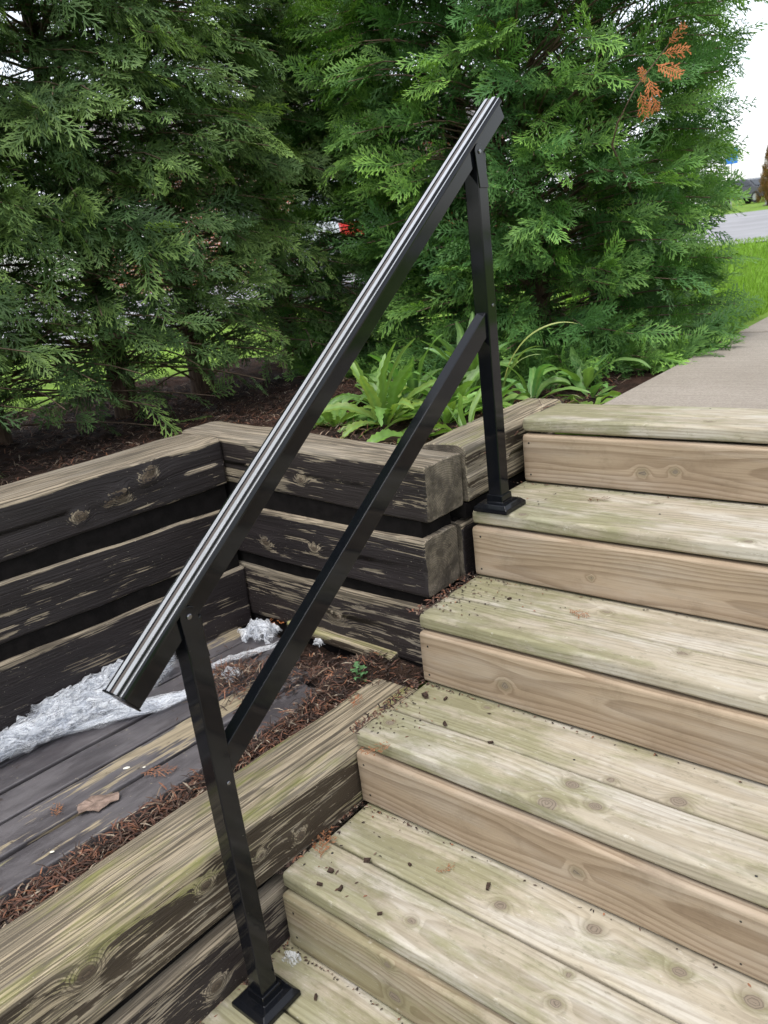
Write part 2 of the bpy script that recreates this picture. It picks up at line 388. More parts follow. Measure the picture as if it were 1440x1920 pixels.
def bar(name, L, W_, T_, rad=0.006, seg=0.06, nflat=3, rough=0.0, wane=0.0, bow=0.0, seed=0, ends=0.004, wavy=0.0, ragged=0.0, knots=None, kface='z+', kamp=0.0):
    """a sawn length of wood: local x 0..L, y and z centred; rounded arrises, optional warp, wane and roughness"""
    sec = section(W_, T_, rad, nflat); n = len(sec)
    xs = [0.0, ends] + list(np.linspace(ends, L - ends, max(2, int(L / seg) + 1))[1:-1]) + [L - ends, L]
    V = []; KV = []; off = seed * 7.31
    for i, x in enumerate(xs):
        sh = 1.0
        if i == 0 or i == len(xs) - 1: sh = 1.0 - 2 * ends / max(W_, T_) * 1.0
        for (y, z) in sec:
            yy, zz = y, z
            if i in (0, len(xs) - 1):
                yy = math.copysign(max(abs(y) - ends, 0), y); zz = math.copysign(max(abs(z) - ends, 0), z)
            p = Vector((x * 5.0 + off, y * 16, z * 16))
            if rough: 
                q = mnoise.noise(p) + 0.6 * mnoise.noise(Vector((x * 2.2 + off, y * 60, z * 60))) + 0.5 * mnoise.noise(Vector((x * 14 + off, y * 30, z * 30)))
                s = rough * q
                yy += s * (1 if y > 0 else -1); zz += s * (1 if z > 0 else -1)
            if wane and z > 0:
                e = max(0.0, abs(y) / (W_ / 2) - 0.55) / 0.45
                zz -= wane * e * e * (0.6 + 0.9 * mnoise.noise(Vector((x * 4 + off, 3.3 * (1 if y > 0 else -1), 0))))
            if wavy: zz += wavy * mnoise.noise(Vector((x * 3.1 + off, 0.7, 0.2)))
            zz += bow * math.sin(math.pi * x / L)
            xx = x
            kv = 0.0
            if knots and i not in (0, len(xs) - 1) and ((kface == 'z+' and z > T_ / 2 - rad * 0.7) or (kface == 'y-' and y < -W_ / 2 + rad * 0.7)):
                o2 = y if kface == 'z+' else z
                kd = min(math.hypot((x - kx_) / 1.3, o2 - ky_) / kr_ for kx_, ky_, kr_ in knots)
                kv = max(0.0, 1 - kd / 4)
                if kamp:
                    b_ = kamp * math.exp(-kd * kd * .8) * (1 + 1.2 * mnoise.noise(Vector((x * 90, z * 90, y * 90))))
                    if kface == 'y-': yy -= b_
                    else: zz += b_
            KV.append(kv)
            if ragged and i >= len(xs) - 2: xx -= ragged * (0.5 + 0.5 * mnoise.noise(Vector((off, y * 90, z * 40)))) 
            V.append((xx, yy, zz))
    F = []
    for i in range(len(xs) - 1):
        a, b = i * n, (i + 1) * n
        for k in range(n):
            k2 = (k + 1) % n
            F.append((a + k, b + k, b + k2, a + k2))
    F = [tuple(reversed(q)) for q in F]
    F.append(tuple(range(n))[::-1]); F.append(tuple((len(xs) - 1) * n + k for k in range(n)))
    me = mesh(name, V, F)
    at_ = me.attributes.new('edge', 'FLOAT', 'POINT'); at_.data.foreach_set('value', np.tile(sec[:, 1] / (T_ / 2), len(xs)).astype(np.float32))
    if knots: ak_ = me.attributes.new('kin', 'FLOAT', 'POINT'); ak_.data.foreach_set('value', np.array(KV, np.float32))
    sm = np.ones(len(me.polygons), bool); sm[-2:] = False
    me.polygons.foreach_set('use_smooth', sm)
    return me

def box_vf(x0, x1, y0, y1, z0, z1):
    v = [(x0, y0, z0), (x1, y0, z0), (x1, y1, z0), (x0, y1, z0), (x0, y0, z1), (x1, y0, z1), (x1, y1, z1), (x0, y1, z1)]
    f = [(0, 3, 2, 1), (4, 5, 6, 7), (0, 1, 5, 4), (1, 2, 6, 5), (2, 3, 7, 6), (3, 0, 4, 7)]
    return v, f
def boxes(name, lst):
    V, F = [], []
    for b in lst:
        v, f = box_vf(*b); k = len(V); V += v; F += [tuple(i + k for i in q) for q in f]
    return mesh(name, V, F)
def bevel(o, w=0.004, seg=2):
    m = o.modifiers.new('bevel', 'BEVEL'); m.width = w; m.segments = seg; m.limit_method = 'ANGLE'; m.harden_normals = False
    return o
def disc_me(name, r, h, n=10):
    V = []; F = []
    for z, rr in ((0, r), (h * 0.6, r), (h, r * 0.7)):
        for k in range(n): V.append((rr * math.cos(2 * math.pi * k / n), rr * math.sin(2 * math.pi * k / n), z))
    for i in range(2):
        for k in range(n): F.append((i * n + k, i * n + (k + 1) % n, (i + 1) * n + (k + 1) % n, (i + 1) * n + k))
    F.append(tuple(2 * n + k for k in range(n)))
    return mesh(name, V, F)
def tube(path, radii, n=6):
    V, F = [], []
    P = [Vector(p) for p in path]
    for i, p in enumerate(P):
        d = (P[min(i + 1, len(P) - 1)] - P[max(i - 1, 0)]).normalized()
        a = d.orthogonal().normalized(); b = d.cross(a)
        r = radii[i] if hasattr(radii, '__len__') else radii
        for k in range(n):
            an = 2 * math.pi * k / n; V.append(p + a * (r * math.cos(an)) + b * (r * math.sin(an)))
    for i in range(len(P) - 1):
        for k in range(n): F.append((i * n + k, i * n + (k + 1) % n, (i + 1) * n + (k + 1) % n, (i + 1) * n + k))
    return V, F

# ------------------------------------------------------------------ ground, road, path, sky-side setting
H, RUN = 0.184, 0.2749
def ground_z(x, y):
    d = math.hypot(x - CAM_POS.x, y - CAM_POS.y)
    top = 1.035 + 0.021 * max(0.0, d - 9.0)
    top = min(top, 3.2)
    if x < -0.90 or (x < -0.11 and y > 1.50) or y > 1.87: return top
    if x > 2.15: return max(0.0, min(1.0, (y - 0.2) * 0.67)) * 1.0 - 0.02
    return -0.03
gx = sorted(set([round(v, 3) for v in list(np.linspace(-200, -12, 20)) + list(np.linspace(-12, -1, 23)) + [-0.905, -0.895, -0.115, -0.105] + list(np.linspace(-0.8, 2.1, 12)) + [2.14, 2.16] + list(np.linspace(2.5, 12, 14)) + list(np.linspace(12, 200, 16))]))
gy = sorted(set([round(v, 3) for v in list(np.linspace(-120, -3, 10)) + list(np.linspace(-3, 1.4, 12)) + [1.495, 1.505, 1.865, 1.875] + list(np.linspace(1.7, 20, 30)) + list(np.linspace(20, 260, 30))]))
V = [(x, y, ground_z(x, y)) for y in gy for x in gx]
nx = len(gx)
F = [(j * nx + i, j * nx + i + 1, (j + 1) * nx + i + 1, (j + 1) * nx + i) for j in range(len(gy) - 1) for i in range(nx - 1)]
tag(link('ground', mesh('ground', V, F, True), 'turf'), kind='structure')

def strip(name, p0, p1, half, mat, lift=0.012, n=40, kind='structure'):
    p0 = Vector((*p0, 0)); p1 = Vector((*p1, 0)); d = (p1 - p0).normalized(); s = Vector((-d.y, d.x, 0))
    V, F = [], []
    m = 12
    for i in range(n + 1):
        for j in range(m + 1):
            q = p0.lerp(p1, i / n) + s * half * (2 * j / m - 1)
            dd = math.hypot(q.x - CAM_POS.x, q.y - CAM_POS.y)
            V.append((q.x, q.y, min(1.035 + 0.021 * max(0.0, dd - 9.0), 3.2) + lift))
    for i in range(n):
        for j in range(m): F.append((i * (m + 1) + j, i * (m + 1) + j + 1, (i + 1) * (m + 1) + j + 1, (i + 1) * (m + 1) + j))
    return tag(link(name, mesh(name, V, F, True), mat), kind=kind)
# street crossing beyond the lawn; a second arm runs behind the back hedge
DV = Vector((-0.276, 0.961)); LV = Vector((0.961, 0.276))
c0 = Vector((CAM_POS.x, CAM_POS.y)) + DV * 24.0
strip('road', tuple(c0 - LV * 70), tuple(c0 + LV * 70), 10.5, 'asphalt', 0.02, 60)
strip('side_road', (-12.5, -40), (-12.5, 18), 5.5, 'asphalt', 0.03, 40)

# concrete path at the head of the stairs, slabs with joints
for i in range(7):
    y0 = 1.868 + i * 1.5; y1 = y0 + 1.488
    xl = 0.135 - 0.038 * (y0 - 1.868)
    xr = xl - 0.038 * 1.488
    z0, z1 = 0.95, 1.096
    v = [(xl, y0, z0), (xl + 1.75, y0, z0), (xr + 1.75, y1, z0), (xr, y1, z0), (xl, y0, z1), (xl + 1.75, y0, z1), (xr + 1.75, y1, z1 - 0.002), (xr, y1, z1 - 0.002)]
    f = box_vf(0, 1, 0, 1, 0, 1)[1]
    if i == 0:
        path_root = empty('path', (0, 0, 0)); tag(path_root, kind='structure')
    bevel(link('paving_slab', mesh('paving_slab', v, f), 'concrete', path_root), 0.008, 2)

# planting bed soil
def bed(name, x0, x1, y0, y1, zf, nx=60, ny=60):
    V = []; 
    for j in range(ny + 1):
        for i in range(nx + 1):
            x = x0 + (x1 - x0) * i / nx; y = y0 + (y1 - y0) * j / ny
            V.append((x, y, zf(x, y)))
    F = [(j * (nx + 1) + i, j * (nx + 1) + i + 1, (j + 1) * (nx + 1) + i + 1, (j + 1) * (nx + 1) + i) for j in range(ny) for i in range(nx)]
    return mesh(name, V, F, True)
def soil_z(x, y):
    return 1.055 + 0.030 * mnoise.noise(Vector((x * 3, y * 3, 0))) + 0.018 * mnoise.noise(Vector((x * 11, y * 11, 3))) + 0.012 * mnoise.noise(Vector((x * 31, y * 31, 5))) + 0.02 * max(0, min(1, (-x - 1.2)))
V = []; F = []
for (a, b, c, d, n1, n2) in ((-2.7, -0.975, -0.6, 1.36, 70, 80), (-2.7, -0.10, 1.36, 3.6, 110, 90), (-0.10, 0.12, 1.90, 3.6, 12, 70)):
    me = bed('s', a, b, c, d, soil_z, n1, n2); k = len(V)
    V += [tuple(v.co) for v in me.vertices]; F += [tuple(i + k for i in p.vertices) for p in me.polygons]; bpy.data.meshes.remove(me)
tag(link('planting_bed', mesh('planting_bed', V, F, True), 'soil'), kind='structure')

# ------------------------------------------------------------------ staircase
rng = random.Random(4)
stair = empty('wooden_staircase', (1.0, 0.0, 0.0))
tag(stair, 'weathered softwood staircase of plank treads and boxed risers leading up to the path', 'staircase')
def put(o_parent, name, me, mat, mtx):
    o = link(name, me, mat); o.parent = o_parent
    o.matrix_local = o_parent.matrix_basis.inverted() @ mtx
    return o
screw_me = disc_me('screw', 0.0028, 0.0010)
SW = 2.06
nose = {1: 1 * RUN, 2: 0.546, 3: 0.824, 4: 1.092, 5: 1.364, 6: 1.640}
xl = {1: -0.012, 2: 0.006, 3: 0.004, 4: 0.008, 5: 0.004, 6: 0.010}
TT = 0.038
KN_T = {(3, 0): [(.508, .021, .0125), (.492, -.052, .016), (.573, -.013, .011), (.049, .010, .010), (1.2, .02, .012)], (3, 1): [(.684, -.066, .014), (.552, -.070, .008), (.20, .03, .007)],
        (2, 1): [(.425, -.032, .0115), (.598, .013, .0125), (.756, .009, .011), (.873, .019, .014)], (2, 0): [(.623, -.016, .009), (.315, -.012, .008), (.616, .045, .006)],
        (4, 0): [(.619, .032, .010), (.83, -.05, .013)], (4, 1): [(.40, .0, .009)], (5, 0): [(.147, -.03, .010), (.688, -.02, .009)], (5, 1): [(.42, .02, .008)], (6, 0): [(.5, .0, .008)], (1, 1): [(.4, .02, .012)]}
KN_R = {6: [(.349, -.014, .0095), (.433, -.004, .008)], 3: [(.554, -.002, .009)], 2: [(.292, .052, .009), (.299, -.025, .013)], 4: [(.242, -.013, .010)], 5: [(.337, -.02, .006)], 1: [(.5, 0, .01)]}
fb = {1: 0.140, 2: 0.128, 3: 0.120, 4: 0.124, 5: 0.092, 6: 0.100}
for k in range(1, 7):
    z = k * H - TT / 2
    y0 = nose[k]; w1 = fb[k]; depth = 0.285 if k < 6 else 0.222
    w2 = depth - w1 - 0.005
    for j, (ya, w) in enumerate(((y0, w1), (y0 + w1 + 0.005, w2))):
        me = bar('tread_board', SW, w, TT, 0.009 if j == 0 else 0.006, 0.009 if k in (2, 3) else 0.016, 15 if k in (2, 3) else 9, knots=KN_T.get((k, j)), rough=0.0005, seed=k * 3 + j + 1,
                 wavy=0.0035 if (k in (3, 4) and j == 0) else 0.0012, ends=0.006)
        b = put(stair, 'tread_board', me, 'tread', frame((xl[k] + (0.012 if j and k in (2, 3) else 0.0), ya + w / 2, z + (0.0 if j == 0 else -0.0015)), (1, 0, 0), (0, 1, 0)))
        for sx in ((0.05, 0.87, 1.69) if j == 0 else (0.46, 1.28)):
            for sy in ((-0.3,) if k % 2 else (0.3,)):
                s = link('screw', screw_me, 'screw', b); s.location = (sx + rng.uniform(-.012, .012), w * sy, TT / 2 - 0.0004)
    # riser, standing a little proud of the nosing
    zt = k * H - TT - 0.006; zb = (k - 1) * H + 0.004
    me = bar('riser_board', SW - 0.006, zt - zb, 0.038, 0.007, 0.016, 10, knots=KN_R.get(k), rough=0.0004, seed=40 + k, wavy=0.0006, ends=0.004)
    yf = nose[k] - 0.013
    b = put(stair, 'riser_board', me, 'riser_green' if k <= 2 else 'riser', frame((xl[k] + 0.006, yf + 0.019, (zt + zb) / 2), (1, 0, 0), (0, 0, 1)))
    for sx in (0.022, 0.85, 1.67):
        for sy in (-0.30, 0.28):
            s = link('screw', screw_me, 'screw', b); s.location = (sx + rng.uniform(-.008, .01), (zt - zb) * sy + rng.uniform(-.008, .008), 0.0187)
# stringer under the treads keeps the inside dark
for sx in (0.03, 1.0, 1.99):
    pts = [(0.30, -0.02), (1.86, 1.0), (1.86, 0.7), (0.75, -0.02)]
    V = [(sx, y, zz) for y, zz in pts] + [(sx + 0.038, y, zz) for y, zz in pts]
    F = [(3, 2, 1, 0), (4, 5, 6, 7), (0, 1, 5, 4), (1, 2, 6, 5), (2, 3, 7, 6), (3, 0, 4, 7)]
    put(stair, 'stringer', mesh('stringer', V, F), 'spacer', Matrix.Identity(4))
# bottom landing
land = empty('landing', (0, 0, 0)); tag(land, kind='structure')
for i in range(6):
    bevel(link('paving_slab', boxes('landing_slab', [(-0.02 + (i % 3) * 0.8, 0.79 + (i % 3) * 0.8, -0.55 - (i // 3) * 0.8, 0.24 - (i // 3) * 0.8, -0.06, 0.0)]), 'concrete', land), 0.006, 2)

# ------------------------------------------------------------------ timber retaining walls
def timber_y(root, x_face, depth, y0, y1, zb0, zb1, h, mat, seed, wane=0.010, name='timber', ragged=0.0, tilt=0.0, knots=None, kamp=0.004):
    """runs along +y; its +x side is the face. zb0/zb1: underside at its two ends"""
    L = math.hypot(y1 - y0, zb1 - zb0)
    me = bar('timber', L, depth, h, 0.007, 0.009, 14, rough=0.0022, wane=wane, seed=seed, ends=0.0035, ragged=ragged, knots=knots, kface='y-', kamp=kamp)
    xd = Vector((tilt, y1 - y0, zb1 - zb0)).normalized()
    return put(root, name, me, mat, frame((x_face - depth / 2, y0, zb0 + h / 2), xd, (-1, 0, 0)))
def timber_x(root, y_face, depth, x0, x1, zb0, zb1, h, mat, seed, wane=0.010, name='timber', flip=False, ragged=0.0, knots=None, kamp=0.004):
    L = math.hypot(x1 - x0, zb1 - zb0)
    me = bar('timber', L, depth, h, 0.007, 0.009, 14, rough=0.0022, wane=wane, seed=seed, ends=0.0035, ragged=ragged, knots=knots, kface='y-', kamp=kamp)
    xd = Vector((x1 - x0, 0, zb1 - zb0)).normalized()
    return put(root, name, me, mat, frame((x0, y_face + depth / 2, zb0 + h / 2), xd, (0, 1, 0)))
def spacer(root, b):
    o = put(root, 'spacer', boxes('spacer', [b]), 'spacer', Matrix.Identity(4)); return o

wl = empty('timber_retaining_wall', (-0.9, 0.5, 0.4)); tag(wl, 'dark stained timber wall with gouged knots standing below the shaded cedar litter', 'retaining wall')
timber_y(wl, -0.81, 0.215, -0.45, 1.216, 0.978, 0.962, 0.150, 'timber', 11, 0.012, knots=[(1.388, .022, .024), (1.40, .045, .016), (1.293, -.002, .024), (1.25, -.012, .015), (1.165, -.026, .017)], kamp=0.006)
timber_y(wl, -0.815, 0.17, -0.45, 1.216, 0.805, 0.730, 0.158, 'timber', 12, 0.007)
timber_y(wl, -0.81, 0.17, -0.45, 1.216, 0.555, 0.475, 0.206, 'timber', 13, 0.007)
spacer(wl, (-0.93, -0.8215, -0.44, 1.21, 0.44, 1.06))
wr = empty('timber_retaining_wall', (-0.4, 1.3, 0.4)); tag(wr, 'short stack of split peeling timbers with sawn ends, behind the diagonal brace and below the weeds', 'retaining wall')
timber_x(wr, 1.222, 0.165, -1.02, -0.030, 0.972, 0.922, 0.150, 'timber_worn', 21, 0.012, knots=[(.542, -.02, .011)])
timber_x(wr, 1.212, 0.150, -0.99, -0.045, 0.735, 0.714, 0.162, 'timber', 22, 0.010, knots=[(.323, -.022, .018), (.536, -.004, .012)])
timber_x(wr, 1.222, 0.16, -0.99, 0.0, 0.505, 0.495, 0.186, 'timber_worn', 23, 0.010, knots=[(.57, -.01, .022)])
timber_x(wr, 1.195, 0.05, -0.62, -0.19, 0.495, 0.480, 0.035, 'timber_bare', 24, 0.004, 'timber_offcut')
spacer(wr, (-0.98, -0.062, 1.230, 1.36, 0.44, 1.0))
ws = empty('timber_retaining_wall', (-0.12, 1.7, 0.5)); tag(ws, 'weathered bare timber wall between the weeds and the top stair treads', 'retaining wall')
timber_y(ws, -0.018, 0.15, 1.392, 1.955, 0.930, 0.940, 0.158, 'timber_bare', 31, 0.016, ragged=0.05, tilt=0.004)
timber_y(ws, -0.035, 0.14, 1.37, 1.95, 0.70, 0.70, 0.175, 'timber', 32, 0.008)
spacer(ws, (-0.15, -0.028, 1.385, 1.95, 0.885, 0.925))
spacer(ws, (-0.15, -0.06, 1.375, 1.95, 0.45, 0.885))
wk = empty('timber_kerb_wall', (-0.11, 0.35, 0.0)); tag(wk, 'low mossy bare-topped timber kerb between the sunken plank deck and the lower steps', 'timber kerb')
timber_y(wk, -0.021, 0.180, -0.55, 1.10, 0.388, 0.348, 0.157, 'timber_bare', 41, 0.010, tilt=0.03, knots=[(.674, .036, .018), (.926, .026, .013), (1.172, -.030, .014), (1.065, -.004, .008)])
timber_y(wk, -0.021, 0.170, -0.55, 1.10, 0.165, 0.155, 0.165, 'timber_worn', 42, 0.009, tilt=0.02, knots=[(.903, -.013, .016)])
timber_y(wk, -0.021, 0.165, -0.55, 1.10, -0.045, -0.045, 0.165, 'timber', 43, 0.009)
spacer(wk, (-0.19, -0.040, -0.54, 1.08, -0.03, 0.42))

# ------------------------------------------------------------------ sunken plank deck
deck = empty('plank_deck', (-0.5, 0.4, 0.40)); tag(deck, 'sunken deck of dark peeling painted planks enclosed by timber walls', 'deck')
xs_gap = [-0.852, -0.745, -0.632, -0.518, -0.400, -0.290]
dirx = Vector((0.058, 1.0, 0.0)).normalized()
for i in range(5):
    w = xs_gap[i + 1] - xs_gap[i] - 0.012
    Lp = 1.62 + (0.0, 0.0, -0.03, -0.10, -0.16)[i]
    me = bar('deck_board', Lp, w, 0.030, 0.005, 0.03, 4, rough=0.0010, seed=60 + i, wavy=0.002, ends=0.003, ragged=0.03)
    cx = (xs_gap[i] + xs_gap[i + 1]) / 2 - 0.058 * 0.85 - 0.004
    put(deck, 'deck_board', me, 'deck', frame((cx, -0.45, 0.475 + (0, .002, -.001, .001, -.002)[i]), dirx, (-1, 0.058, 0)))
for y in (-0.2, 0.5, 1.0):
    put(deck, 'joist', boxes('joist', [(-0.88, -0.21, y, y + 0.045, 0.36, 0.457)]), 'spacer', Matrix.Identity(4))
# earth below and in the back corner of the deck
def dz(x, y):
    g = 0.445 + 0.012 * mnoise.noise(Vector((x * 18, y * 18, 1))) + 0.008 * mnoise.noise(Vector((x * 55, y * 55, 1)))
    c = math.exp(-(((x + 0.17) / 0.15) ** 2 + ((y - 1.14) / 0.22) ** 2)); g += 0.050 * c
    e = math.exp(-(((x + 0.255) / 0.05) ** 2)); g += 0.030 * e
    return g
tag(link('deck_earth', bed('deck_earth', -0.95, -0.075, -0.5, 1.24, dz, 70, 130), 'soil'), kind='structure')

# ------------------------------------------------------------------ handrail
hr = empty('stair_handrail', (0.07, 0.40, H)); tag(hr, 'glossy black metal handrail with two posts and a diagonal brace on the stairs', 'handrail')
BL = Vector((0.402, 1.053)); BU = Vector((1.385, 1.783))
th = math.atan2(BU.y - BL.y, BU.x - BL.x); cu, su = math.cos(th), math.sin(th)
XC = 0.0675
prof = [(-.0165, -.020), (-.0165, .014), (-.0275, .017), (-.0280, .021), (-.0262, .0265), (-.0205, .0305), (-.0140, .0326), (-.0128, .0330), (-.0045, .0330), (-.0035, .0305),
        (.0055, .0305), (.0065, .0330), (.0165, .0330), (.0172, .0322), (.0180, .0285), (.0205, .0275), (.0215, .0292), (.0240, .0285), (.0262, .0255), (.0275, .0210),
        (.0272, .0175), (.0235, .0160), (.0190, .0150), (.0178, .0135), (.0184, .0120), (.0180, -.020)]
def rp(u, v, x): return (XC + x, BL.x + cu * u - su * v, BL.y + su * u + cu * v)
def extr(name, u0, u1, pts, cap=True):
    n = len(pts); V = [rp(u0, v, x) for x, v in pts] + [rp(u1, v, x) for x, v in pts]
    F = [(i, (i + 1) % n, n + (i + 1) % n, n + i) for i in range(n)]
    if cap: F += [tuple(range(n))[::-1], tuple(n + i for i in range(n))]
    return mesh(name, V, F)
lm = hr.matrix_basis.inverted()
def hput(parent, name, me, mat='black'):
    o = link(name, me, mat); o.parent = parent; o.matrix_local = lm if parent is hr else Matrix.Identity(4); return o
UL = (BU - BL).length
rail = hput(hr, 'top_rail', extr('top_rail', -0.163, UL + 0.158, prof))
bevel(rail, 0.0007, 2)
MAT['silver'] = plain('satin_silver_inlay', (0.46, 0.47, 0.50), 0.28, 0.05, 12, 0.6, metallic=0.45)
MAT['brownin'] = plain('brown_grey_groove', (0.075, 0.062, 0.056), 0.35, 0.1, 12, 0.5)
for xa, xb, v0, v1, mt in ((-.0125, -.0049, .0329, .0336, 'silver'), (-.0032, .0052, .0304, .0310, 'brownin'), (.0070, .0158, .0329, .0336, 'silver'), (.0219, .0238, .0284, .0294, 'silver')):
    bevel(hput(rail, 'inlay_strip', extr('inlay_strip', -0.1628, UL + 0.1578, [(xa, v0), (xb, v0), (xb, v1), (xa, v1)]), mt), 0.0002, 1)
capp = [(x * 1.06, v * 1.05 - 0.0005) for x, v in [(-.0185, -.021), (-.0185, .012), (-.0285, .016), (-.0285, .022), (-.0262, .028), (-.020, .032), (-.0140, .0345), (.0140, .0345), (.020, .032), (.0262, .028), (.0285, .022), (.0285, .016), (.0190, .012), (.0190, -.021)]]
cap = hput(rail, 'end_cap', extr('end_cap', -0.1665, -0.1632, capp))
bevel(cap, 0.001, 2)
PW = 0.0195
bolt_me = disc_me('bolt', 0.0052, 0.0032, 14)
def post(yc, zb, bolt, brace_bolt_z):
    zt = bolt.y - 0.012
    # tube whose inner end is cut to the rail's slope, with a rounded ear that laps the rail's side
    def top(y): return BL.y + (y - BL.x) * math.tan(th) - 0.0215 / cu
    x0, x1, y0, y1 = XC + .0025 - PW, XC + .0025 + PW, yc - PW, yc + PW
    me = bpy.data.meshes.new('post')
    V = [(x0, y0, zb), (x1, y0, zb), (x1, y1, zb), (x0, y1, zb), (x0, y0, top(y0)), (x1, y0, top(y0)), (x1, y1, top(y1)), (x0, y1, top(y1))]
    F = box_vf(0, 1, 0, 1, 0, 1)[1]
    p = hput(hr, 'post', mesh('post', V, F)); bevel(p, 0.0025, 3)
    # ears
    for sx, xa in ((1, x1 + 0.0004), (-1, x0 - 0.0032)):
        pts = [(y0 + 0.001, top(y0) - 0.05), (y1 - 0.001, top(y0) - 0.05)]
        for k in range(13):
            a = math.pi * k / 12; pts.append((bolt.x + (PW - 0.0015) * math.cos(a) * 0.98, bolt.y + PW * 0.92 * math.sin(a)))
        n = len(pts)
        V = [(xa, y, z) for y, z in pts] + [(xa + 0.0028, y, z) for y, z in pts]
        F = [(i, (i + 1) % n, n + (i + 1) % n, n + i) for i in range(n)] + [tuple(range(n))[::-1], tuple(n + i for i in range(n))]
        e = hput(p, 'ear', mesh('ear', V, F)); bevel(e, 0.0008, 2)
        if sx == 1:
            b = link('bolt', bolt_me, 'bolt', p); b.matrix_local = frame((xa + 0.0028, bolt.x, bolt.y), (0, 1, 0), (0, 0, 1))
    b = link('bolt', bolt_me, 'bolt' if zb < 0.5 else 'black', p); b.matrix_local = frame((x1 - 0.0002, yc + 0.004, brace_bolt_z), (0, 1, 0), (0, 0, 1)); b.scale = (0.8, 0.8, 0.8)
    # stepped cover plate at the foot
    def ring(h, z): return [(XC + .0025 - h, yc - h, z), (XC + .0025 + h, yc - h, z), (XC + .0025 + h, yc + h, z), (XC + .0025 - h, yc + h, z)]
    V = []; 
    for h, z in ((.0500, 0.0005), (.0500, .012), (.0400, .0215), (.0245, .0225), (.0235, .0420), (.0198, .0425)): V += ring(h, zb + z)
    F = [(0, 3, 2, 1)]
    for i in range(5):
        for k in range(4): F.append((i * 4 + k, i * 4 + (k + 1) % 4, i * 4 + 4 + (k + 1) % 4, i * 4 + 4 + k))
    c = hput(p, 'base_cover', mesh('base_cover', V, F)); bevel(c, 0.0018, 2)
    return p
post(0.409, H, BL, 0.715)
post(1.404, 5 * H, Vector((1.392, BU.y)), 1.440)
# brace
bw = 0.0135
by0, bz0, by1, bz1 = 0.4285, 0.752, 1.3845, 1.398
d = Vector((by1 - by0, bz1 - bz0)); sl = d.y / d.x; vh = 0.029
V = []
for x in (XC + .0025 - bw, XC + .0025 + bw):
    for (y, z) in ((by0, bz0 - vh), (by1, bz1 - vh), (by1, bz1 + vh), (by0, bz0 + vh)): V.append((x, y, z))
F = [(0, 1, 2, 3), (7, 6, 5, 4), (0, 4, 5, 1), (1, 5, 6, 2), (2, 6, 7, 3), (3, 7, 4, 0)]
bevel(hput(hr, 'brace', mesh('brace', V, F)), 0.002, 3)

# ------------------------------------------------------------------ cedar hedge
NP = np.random.RandomState
def frond(seed, L=0.15):
    """one flat cedar spray: rachis, alternate branchlets, pointed scale-leaf twigs. x along, y across, z normal"""
    r = NP(seed); V = []; Ft = []; T = []
    def tri(p, d, l, w, t0, t1):
        s = np.array([-d[1], d[0]]); k = len(V)
        for q, tt in ((p - s * w / 2 + d * l * .15, t0), (p + d * l, t1), (p + s * w / 2 + d * l * .15, t0)): V.append(q); T.append(tt)
        Ft.append((k, k + 1, k + 2))
    def rib(p, d, l, w0, w1, t0, t1):
        s = np.array([-d[1], d[0]]); k = len(V)
        for q, tt in ((p - s * w0 / 2, t0), (p + d * l - s * w1 / 2, t1), (p + d * l + s * w1 / 2, t1), (p + s * w0 / 2, t0)): V.append(q); T.append(tt)
        Ft.append((k, k + 1, k + 2)); Ft.append((k, k + 2, k + 3))
    n = r.randint(8, 11); ang = 0.0; p = np.array([0.0, 0.0])
    for i in range(n):
        ang += r.uniform(-0.05, 0.05)
        dr = np.array([math.cos(ang), math.sin(ang)]); q = p + dr * L / n
        if i % 3 == 0: rib(p, dr, L / n * 3.05, 0.0040 * (1 - .5 * i / n), 0.0034 * (1 - .5 * (i + 1) / n), 0.05 + .5 * i / n, .2 + .5 * (i + 1) / n)
        t = i / n; sd_ = 1 if i % 2 else -1
        for rep_ in (0, 1):
            if rep_ and r.rand() < 0.35: continue
            sgn = sd_ if rep_ == 0 else -sd_
            a = ang + sgn * R(r.uniform(34, 50))
            l = L * (0.52 * (1 - t) ** 0.8 + 0.09) * r.uniform(0.65, 1.1) * (0.55 + 0.45 * min(1, t * 5)) * (1.0 if rep_ == 0 else 0.75)
            bd = np.array([math.cos(a), math.sin(a)]); m = max(1, int(l / 0.0165))
            rib(q, bd, l, 0.0044, 0.0034, .3, .8)
            for jn in range(m):
                bp = q + bd * l * (jn + .7) / m
                tl = max(0.009, l * 0.36 * (1 - jn / m) + 0.007) * r.uniform(.8, 1.2)
                sg = 1 if jn % 2 else -1
                aa = a + sg * R(r.uniform(28, 44)); tri(bp, np.array([math.cos(aa), math.sin(aa)]), tl * 1.06, 0.0076, .45, 1.0)
            tri(q + bd * l * .93, bd, 0.016, 0.0062, .7, 1.0)
        p = q
    tri(p, np.array([math.cos(ang), math.sin(ang)]), 0.018, 0.006, .7, 1.0)
    V = np.array(V); z = -1.2 * (V[:, 0] ** 2) * r.uniform(0.3, 1.8) - 4.0 * np.abs(V[:, 1]) ** 2 * r.uniform(0.2, 1.4) + 0.004 * np.sin(V[:, 0] * 60 + V[:, 1] * 90)
    return np.column_stack([V, z]).astype(np.float32), np.array(Ft, np.int32), np.array(T, np.float32)
FRONDS = [frond(100 + i) for i in range(8)]

